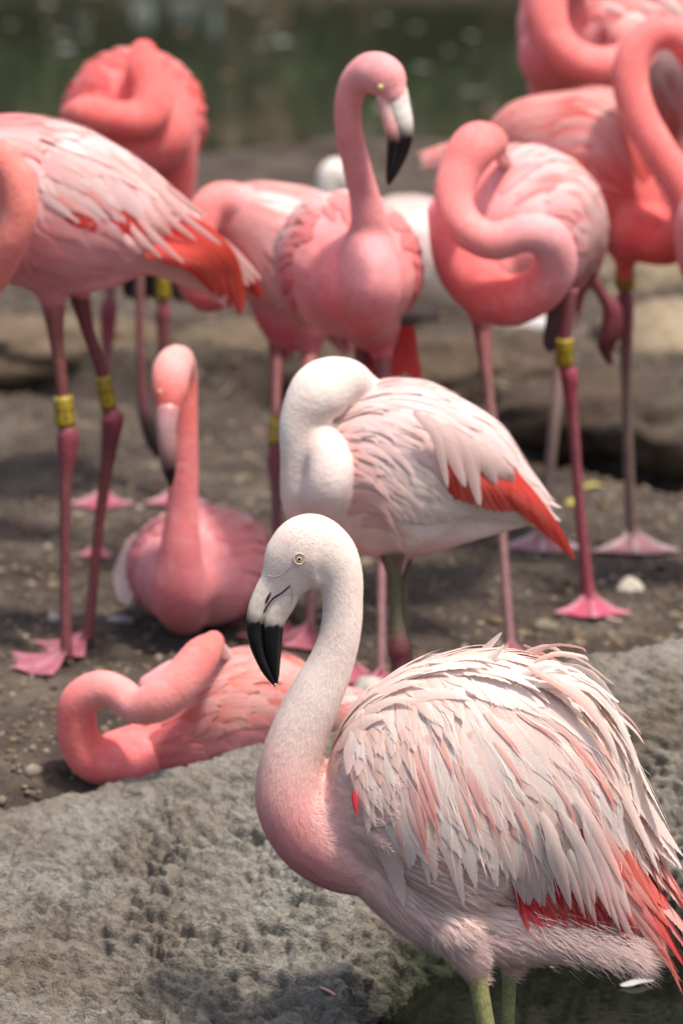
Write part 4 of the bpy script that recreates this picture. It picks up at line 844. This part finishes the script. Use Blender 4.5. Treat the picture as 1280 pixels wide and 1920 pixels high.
# barbs that fray from the edges and tips of the large feathers
FV = []; FC = []
for s_, (v_, f_, c_, u_) in FE:
    g_ = v_.reshape(-1, 5, 3); q_ = c_.reshape(-1, 5, 3); n_ = len(g_)
    if s_ < 90: continue
    for _ in range(16):
        i_ = r_.integers(int(n_*.4), n_-1); j_ = 0 if r_.random() < .5 else 4; p_ = g_[i_, j_]+(g_[i_+1, j_]-g_[i_, j_])*r_.random(); t_ = nrm(g_[i_+1, 2]-g_[i_, 2]); o_ = nrm(g_[i_, j_]-g_[i_, 2]+1e-7); l_ = r_.uniform(.004, .010)
        in_ = p_-o_*.002; w_ = np.cross(t_, np.array([0, -1., .2]))*.00022
        FV += [in_-w_, in_+w_, p_+(t_*.85+o_*r_.uniform(.1, .45))*l_]; FC += [q_[i_, j_]]*3
o = mesh_obj('frayed_barbs', np.array(FV), np.arange(len(FV)).reshape(-1, 3), M_FLUFF, root, base, np.clip(np.array(FC), 0, .9)); o['kind'] = 'stuff'
# loose fluffy down under the tail
NS = 3600; f = r_.random(NS)**.7; bx = 985+f*222; by = 1742+f*48+r_.normal(0, 17, NS); dep = FY+r_.uniform(-.055, .055, NS)
pt = np.array([P(a, b, c) for a, b, c in zip(bx, by, dep)]); ang = r_.normal(-.42, .26, NS); dr = np.stack([np.cos(ang), r_.normal(0, .25, NS), np.sin(ang)], -1); ln = r_.uniform(.010, .038, NS)
sd = nrm(np.cross(dr, np.array([0, -1., .2]))); w = .00028
VV = np.stack([pt-sd*w, pt+sd*w, pt+dr*ln[:, None]+np.array([0, 0, -.004])], 1).reshape(-1, 3)
o = mesh_obj('tail_down', VV, np.arange(NS*3).reshape(-1, 3), M_FLUFF, root, base, np.repeat(lin((230, 202, 194))[None]*r_.uniform(.85, 1.05, NS)[:, None], 3, 0)); o['kind'] = 'stuff'

# bill in two mandibles, nostril, eye
BB = (232, 216, 200)
up = Loft(Y, [(518, 1088, 0, 28, .66, BB), (503, 1114, 0, 28, .66, BB), (487, 1142, 0, 23, .75, BB), (478, 1170, 0, 17, .95, BLK), (480, 1200, 0, 15, 1., BLK), (488, 1230, 0, 12, 1., BLK), (501, 1260, 0, 9, 1., BLK), (515, 1284, 0, 3, .9, (200, 180, 140))], YREF, 60)
lo = Loft(Y, [(538, 1108, 0, 26, .72, BB), (527, 1132, 0, 26, .74, BB), (516, 1155, 0, 23, .8, BB), (511, 1180, 0, 20.5, .85, BLK), (511, 1210, 0, 18, .85, BLK), (513, 1240, 0, 13, .9, BLK), (516, 1264, 0, 8, .9, BLK), (518, 1280, 0, 3, .9, BLK)], YREF, 60)
bl = make_bill('upper_bill', up, root, base, .40, 32); make_bill('lower_bill', lo, root, base, .375, 32)
tp = np.array([P(516, 1281, FY), P(515.5, 1284, FY), P(515, 1288, FY)]); v_, F_, c_ = tube(tp, [.0022, .002, .0012], np.tile(lin((214, 196, 160)), (3, 1)), 10); mesh_obj('bill_nail', v_, F_, M_BILL, bl, base, c_)
def onbill(px, py, dz): return P(px, py, FY-dz)
for sgn in (1, -1):
    q = np.array([onbill(508, 1110, sgn*.0128), onbill(503, 1120, sgn*.0131), onbill(497, 1132, sgn*.0115)]); v_, F_, c_ = tube(crom(q, 9), np.array([.0004, .001, .0014, .0017, .0018, .0016, .0013, .0009, .0004]), np.tile(lin((74, 50, 44)), (9, 1)), 10)
    mesh_obj('nostril', v_, F_, M_BILL, bl, base, c_)
    pe = hit(561, 1048)[0]; pe = np.array([pe[0], FY+(pe[1]-FY)*sgn, pe[2]])
    e = ball('eye', pe+np.array([0, .0018*sgn, 0]), .0056, (226, 212, 168), M_EYE, root, base, 14, (1, .62, 1))
    ball('pupil', pe+np.array([0, -.00125*sgn, 0]), .0019, (14, 12, 12), M_EYE, e, base, 8, (1, .35, 1))
    a = np.linspace(0, 2*math.pi, 40); rg = np.stack([pe[0]+.0064*np.cos(a), np.full(40, pe[1]-.0004*sgn), pe[2]+.0064*np.sin(a)], -1)
    v_, F_, c_ = tube(rg, np.full(40, .0012), np.tile(lin((218, 184, 170)), (40, 1)), 8); mesh_obj('eyelid', v_, F_, M_BODY, e, base, c_)
    a2 = np.linspace(0, 2*math.pi, 40); rg = np.stack([pe[0]+.0036*np.cos(a2), np.full(40, pe[1]-.0010*sgn), pe[2]+.0036*np.sin(a2)], -1)
    v_, F_, c_ = tube(rg, np.full(40, .00035), np.tile(lin((120, 100, 70)), (40, 1)), 6); mesh_obj('iris_ring', v_, F_, M_EYE, e, base, c_)
def crease(name, pl, rad, col, parent):
    for sgn in (1, -1):
        q = []
        for a, b in pl:
            h_ = hit_any(a, b); yv = FY+(h_-FY)*sgn; q.append(P(a, b, h_)*np.array([1, 0, 1])+np.array([0, yv, 0]))
        q = crom(np.array(q), 14); v_, F_, c_ = tube(q, np.concatenate([[rad*.3], np.full(12, rad), [rad*.3]]), np.tile(lin(col), (14, 1)), 8); mesh_obj(name, v_, F_, M_BILL, parent, base, c_)
_bv = []
for L_ in (up, lo):
    v_, F_, c_ = L_.mesh(32, 3); _bv.append(BVHTree.FromPolygons([Vector(q) for q in v_], F_))
def hit_any(a, b):
    d = Vector(nrm(ray(a, b))); ys = [h_[0][1] for h_ in [t_.ray_cast(Vector(CAM), d) for t_ in _bv+[bvh]] if h_[0] is not None]
    return min(ys) if ys else FY
crease('gape_line', [(545, 1097), (528, 1112), (512, 1122), (500, 1138), (494, 1150)], .0011, (52, 40, 38), bl)
crease('lore_line', [(489, 1074), (502, 1080), (520, 1081), (536, 1072), (546, 1060)], .0006, (196, 170, 156), root)
crease('cheek_line', [(546, 1100), (548, 1115), (545, 1130), (540, 1142)], .0008, (216, 184, 168), root)
OLV = (150, 150, 96)
for (x0, x1, dy, rr) in ((890, 912, -.04, 19), (955, 952, .05, 14)):
    A0 = P(x0, 1810, FY+dy); A1 = P(x1, 1930, FY+dy); d = (A1-A0)/(A0[2]-A1[2]); pts = [A0+d*q for q in (0, .05, .10, .14, .17, .24, .34, .44, .56, .69)]
    rad = np.array([1., .95, .9, 1.1, 1.35, .9, .75, .72, .75, .9])*rr*mp_; col = [lin(OLV)]*3+[lin((176, 96, 96))]*2+[lin(OLV)]*5
    D = crom(np.concatenate([np.array(pts), rad[:, None], np.array(col)], 1), 50); v_, F_, c_ = tube(D[:, :3], D[:, 3], D[:, 4:], 18); lg = mesh_obj('leg', v_, F_, M_LEG, root, base, c_)
    fp = pts[-1].copy(); make_foot(fp, -1.4, .09, (170, 140, 120), (190, 170, 150), lg, base)
# ------------------------------------------------------------------ stones, litter, far bank
def ico(sub=2):
    import bmesh
    bm = bmesh.new(); bmesh.ops.create_icosphere(bm, subdivisions=sub, radius=1.0); V = np.array([v.co[:] for v in bm.verts]); F = np.array([[v.index for v in f.verts] for f in bm.faces]); bm.free(); return V, F
IV3, IF3 = ico(4); IV1, IF1 = ico(1); IV2, IF2 = ico(2)
def blob(V, seed, amp=.3):
    d = fbm(V[:, 0]*1.3+seed*7.1, V[:, 1]*1.3+V[:, 2]*2.1+seed, 4, seed % 50)*amp+fbm(V[:, 0]*4+seed, V[:, 2]*4+V[:, 1]*3, 4, seed % 37)*amp*.45+fbm(V[:, 0]*13+seed, V[:, 2]*13+V[:, 1]*9, 3, seed % 37)*amp*.16
    return V*(1+d)[:, None]
def rock_at(name, px, py, w, d, h, col, label, seed, cat='stone', group=None, sink=.35, I=None, hf=ground_h):
    g = G(px, py, hf); c = np.array([g[0], g[1], float(hf(g[0], g[1]))]); iv, i_f = I or (IV3, IF3)
    V = blob(iv, seed, .3 if hf is ground_h else .75)*np.array([w/2, d/2, h]); V[:, 2] -= h*sink*.5; V += c
    cc = lin(col)[None]*(1+.25*fbm(iv[:, 0]*2+seed, iv[:, 1]*2+iv[:, 2]*2, 3, seed % 9))[:, None]
    o = mesh_obj(name, V, i_f, M_STONE, None, None, cc)
    return tag(o, label, cat, group)
BD = 'boulders along the earth ledge'
for q in [(1255, 640, .34, .3, .10, (150, 134, 112), 'pale sandy boulder behind the coral flamingo with arched neck', 3), (965, 690, .26, .22, .085, (92, 78, 66), 'brown boulder behind the coiled sleeping flamingo', 5), (1120, 770, .44, .26, .09, (84, 71, 60), 'broad brown boulder behind the grey tarsi', 8),
          (830, 690, .30, .22, .085, (96, 82, 68), 'brown boulder above the pale sleeping flamingo', 11), (30, 650, .42, .25, .075, (112, 97, 80), 'tan boulder behind the big pink flamingo', 14), (200, 640, .30, .2, .06, (110, 95, 78), 'low tan boulder behind the banded legs', 17),
          (1265, 800, .30, .2, .08, (84, 74, 64), 'dark boulder at the foot of the earth ledge', 22), (450, 640, .30, .24, .06, (106, 92, 76), 'low tan boulder behind the upright seated neck', 25), (1200, 520, .3, .3, .12, (136, 121, 102), 'weathered pale boulder below the coral breast', 28), (660, 700, .3, .22, .07, (92, 79, 66), 'brown boulder beside the red flight feathers', 33)]:
    rock_at('boulder', *q[:6], q[6], q[7], 'boulder', BD)
rock_at('stone', 1180, 1105, .05, .035, .024, (206, 196, 180), 'smooth pale stone beside the bright pink foot', 41, I=(IV2, IF2))
rock_at('stone', 700, 1300, .075, .05, .03, (196, 190, 178), 'pale stone beside the olive leg of the sleeping flamingo', 43, I=(IV2, IF2))
rock_at('stone', 225, 1165, .05, .02, .012, (190, 184, 176), 'flat pale stone beside the sitting flamingo', 45, I=(IV2, IF2))
rock_at('stone', 102, 1160, .022, .018, .012, (196, 192, 182), 'small white stone beside the banded leg', 46, I=(IV2, IF2))
rock_at('stone', 1000, 612, .10, .08, .04, (214, 212, 208), 'white stone behind the coiled flamingo', 47, I=(IV2, IF2))
rg_ = np.random.default_rng(77); gr = 'pale pebbles scattered on the earth'
for i in range(34):
    px = rg_.uniform(0, 1280); py = rg_.uniform(640, 1460); s = rg_.uniform(.010, .022); t = rg_.uniform(.75, 1.15)
    rock_at('pebble', px, py, s, s*.8, s*.45, np.clip(np.array((156, 145, 128))*t, 0, 230), 'small pale pebble scattered on the trodden earth', 100+i, 'pebble', gr, I=(IV1, IF1))
# gravel crumbs
NG = 22000; X = rg_.uniform(-1.1, 1.1, NG); Yg = 4.45+rg_.random(NG)**1.3*5; Z = ground_h(X, Yg); sc = rg_.lognormal(-5.6, .5, NG); VV = []; CC = []
base_c = np.array([lin((112, 96, 82)), lin((130, 116, 98)), lin((88, 74, 62)), lin((150, 138, 120)), lin((120, 100, 80))]); ii = rg_.integers(0, 5, NG)
iv = IV1; ST = rg_.uniform(.5, 1.4, (NG, 3)); nvi = len(iv)
jit = 1+rg_.uniform(-.3, .3, (NG, nvi))
VV = iv[None]*jit[:, :, None]*ST[:, None]*sc[:, None, None]*np.array([1, 1, .7]); VV = VV+np.stack([X, Yg, Z+sc*.2], -1)[:, None]
FF = (IF1[None]+np.arange(NG)[:, None, None]*nvi).reshape(-1, 3)
tag(mesh_obj('gravel', VV.reshape(-1, 3), FF, M_STONE, None, None, np.repeat(base_c[ii], nvi, 0), smooth=False), 'loose gravel and soil crumbs strewn over the earth', 'gravel', kind='stuff')
# fallen leaves, twig, loose feathers
def leaf(px, py, ln, wd, az, col, label, z0=.008, hf=ground_h, name='leaf', cat='leaf', mat=None, fray=False):
    g = G(px, py, hf); d = np.array([math.cos(az), math.sin(az), 0]); t = np.linspace(-.5, .5, 11); pts = g+d*ln*t[:, None]; pts[:, 2] = hf(pts[:, 0], pts[:, 1])+z0+.25*wd*np.cos(t*5)
    v, f, c, u = feather(pts, np.tile([0, 0, 1.], (11, 1)), wd, lin(col), lin(col)*.9, px, tip=.5, across=5); o = mesh_obj(name, v, f, mat or M_LEAF, None, None, c, u); return tag(o, label, cat)
leaf(1110, 916, .05, .009, .25, (196, 184, 92), 'yellow leaf on the earth right of the red tail'); leaf(1070, 946, .028, .008, 1.2, (190, 176, 80), 'small yellow leaf beside the pink tarsus')
leaf(1030, 858, .09, .006, .1, (150, 130, 108), 'pale brown strip of bark below the ledge', .012, name='bark_strip', cat='bark')
for i in range(9):
    o = leaf(rg_.uniform(20, 1260), rg_.uniform(720, 1440), rg_.uniform(.018, .04), rg_.uniform(.003, .006), rg_.uniform(-1.5, 1.5), (226, 204, 196) if i % 2 else (220, 160, 152), 'small moulted flamingo feather lying on the trodden earth', .006, name='fallen_feather', cat='feather', mat=M_FEB); o['group'] = 'moulted feathers on the earth'
rh = lambda x, y: np.maximum(rock_h(x, y), ground_h(x, y)-9)
leaf(618, 1866, .032, .0035, -.6, (232, 176, 168), 'small pink feather fallen on the rock slope', .004, rh, 'fallen_feather', 'feather', M_FEA)
wh = lambda x, y: np.full_like(np.asarray(x, float), -.203)
leaf(1195, 1846, .05, .009, .35, (214, 212, 206), 'white feather floating on the pool below the tail', .004, wh, 'fallen_feather', 'feather', M_FEA)
leaf(1040, 1822, .02, .006, .5, (220, 214, 200), 'white feather scrap at the edge of the pool', .012, rh, 'fallen_feather', 'feather', M_FEA)
# litter floating on the far pond
NL = 150; X = rg_.uniform(-2.2, 2.2, NL); Yl = 11.2+rg_.random(NL)**1.2*9; VV = []; FF = []; CC = []
for i in range(NL):
    a = rg_.uniform(0, 3.14); s = rg_.uniform(.006, .028)*(1 if i % 7 else 1.8); k = len(VV); col = lin([(120, 122, 112), (96, 96, 78), (160, 164, 158), (120, 90, 80)][rg_.integers(4)])
    for b in range(7):
        th = b/7*6.283; VV.append((X[i]+s*(math.cos(th)*math.cos(a)*1.8-math.sin(th)*math.sin(a)), Yl[i]+s*(math.cos(th)*math.sin(a)*1.8+math.sin(th)*math.cos(a)), -.014+.004*math.sin(th))); CC.append(col)
    FF.append(tuple(range(k, k+7)))
tag(mesh_obj('floating_litter', VV, FF, M_LEAF, None, None, np.array(CC)), 'leaf and feather scraps floating on the green pond', 'litter', kind='stuff')

# far bank: shrubs, trees and a rail fence that the pond mirrors
M_BARK = attr_mat('bark', .9, .2, 14., .5, .8, .02, (1, 1, .2))
def leaf_cloud(n, centres, rad, size, cols, seed):
    q = np.random.default_rng(seed); ci = q.integers(0, len(centres), n); d = nrm(q.normal(0, 1, (n, 3)))*(q.random(n)**.4)[:, None]; C = np.asarray(centres)[ci]+d*np.asarray(rad)
    a = nrm(q.normal(0, 1, (n, 3))); b = nrm(np.cross(a, q.normal(0, 1, (n, 3)))); s = size*q.uniform(.6, 1.4, n)[:, None]
    V = np.stack([C-a*s, C+b*s*.5, C+a*s, C-b*s*.5], 1).reshape(-1, 3); cc = np.repeat(np.array(cols)[q.integers(0, len(cols), n)], 4, 0)
    return V, np.arange(n*4).reshape(-1, 4), cc
GREEN = [(.075, .11, .045), (.09, .13, .05), (.12, .14, .06), (.08, .10, .055)]
q = np.random.default_rng(5)
for i in range(9):
    x = -6.2+i*1.55+q.uniform(-.3, .3); y = 23.4+q.uniform(-.3, .4); z = float(ground_h(x, y)); h = q.uniform(.5, .8)
    r = empty('shrub', (x, y, z)); tag(r, 'low leafy green shrub on the far bank of the pond', 'shrub', 'shrubs on the far bank')
    cen = [(x+q.uniform(-.6, .6), y+q.uniform(-.3, .3), z+h*q.uniform(.3, .9)) for _ in range(9)]; V, F, c = leaf_cloud(1500, cen, (.35, .3, .25), .06, GREEN, i); mesh_obj('foliage', V, F, M_LEAF, r, (x, y, z), c)
    v, f, c = tube(np.array([(x, y, z-.05), (x+.03, y, z+.2), (x, y, z+h*.7)]), [.03, .025, .01], np.tile([.08, .06, .04], (3, 1)), 8); mesh_obj('stem', v, f, M_BARK, r, (x, y, z), c)
for i in range(9):
    x = -7.5+i*1.85+q.uniform(-.5, .5); y = 25.6+q.uniform(-.5, 2.5); z = float(ground_h(x, y)); h = q.uniform(7, 10)
    r = empty('tree', (x, y, z)); tag(r, 'tall broadleaf tree standing on the far bank of the pond', 'tree', 'trees on the far bank'); b = (x, y, z); br = q.uniform(.14, .24)
    pts = np.array([(x, y, z-.1), (x+.05, y, z+1.2), (x-.05, y+.1, z+2.6), (x+.1, y, z+h*.55), (x, y, z+h*.9)]); v, f, c = tube(crom(pts, 14), np.linspace(br, .03, 14), np.tile(lin((130, 110, 92)), (14, 1)), 10); mesh_obj('trunk', v, f, M_BARK, r, b, c)
    cen = [(x+q.uniform(-1.6, 1.6), y+q.uniform(-1.4, 1.4), z+h*q.uniform(.28, 1.)) for _ in range(22)]
    for k in range(5):
        e = np.array(cen[k]); s0 = pts[2]+(pts[3]-pts[2])*k/5; v, f, c = tube(crom(np.array([s0, (s0+e)/2+np.array([0, 0, .2]), e]), 7), np.linspace(br*.4, .015, 7), np.tile(lin((130, 110, 92)), (7, 1)), 7); mesh_obj('limb', v, f, M_BARK, r, b, c)
    V, F, c = leaf_cloud(5200, cen, (.95, .9, .75), .13, GREEN, 50+i); mesh_obj('crown', V, F, M_LEAF, r, b, c)
for i in range(12):  # unseen bush row added to close bright sky gaps in the pond reflection
    x = -8.2+i*1.5+q.uniform(-.3, .3); y = 29.5+q.uniform(-.5, .8); z = float(ground_h(x, y)); h = q.uniform(3.2, 4.4)
    r = empty('backdrop_bush', (x, y, z)); tag(r, 'tall dense bush added behind the far trees to block sky from the pond reflection', 'bush', 'bushes added behind the far trees to block the sky')
    cen = [(x+q.uniform(-.8, .8), y+q.uniform(-.4, .4), z+h*(k+.5)/26) for k in range(26)]; V, F, c = leaf_cloud(4200, cen, (.7, .5, .4), .13, GREEN, 150+i); mesh_obj('foliage', V, F, M_LEAF, r, (x, y, z), c)
    v, f, c = tube(np.array([(x, y, z-.05), (x+.06, y, z+h*.4), (x, y, z+h*.8)]), [.07, .05, .02], np.tile([.08, .06, .04], (3, 1)), 8); mesh_obj('stem', v, f, M_BARK, r, (x, y, z), c)
fr = empty('rail_fence', (0, 24.6, .4)); tag(fr, 'weathered wooden rail fence across the far bank of the pond', 'fence')
for i in range(15):
    x = -6.5+i*.95; z = float(ground_h(x, 24.6)); v, f, c = tube(np.array([(x, 24.6, z-.1), (x, 24.6, z+.7), (x, 24.6, z+1.5)]), [.075, .07, .065], np.tile(lin((170, 148, 124)), (3, 1)), 10); mesh_obj('post', v, f, M_BARK, fr, (0, 24.6, .4), c)
for zz in (.9, 1.35):
    v, f, c = tube(np.array([(-7, 24.5, .4+zz), (0, 24.5, .4+zz), (7, 24.5, .4+zz)]), [.045]*3, np.tile(lin((170, 148, 124)), (3, 1)), 8); mesh_obj('rail', v, f, M_BARK, fr, (0, 24.6, .4), c)
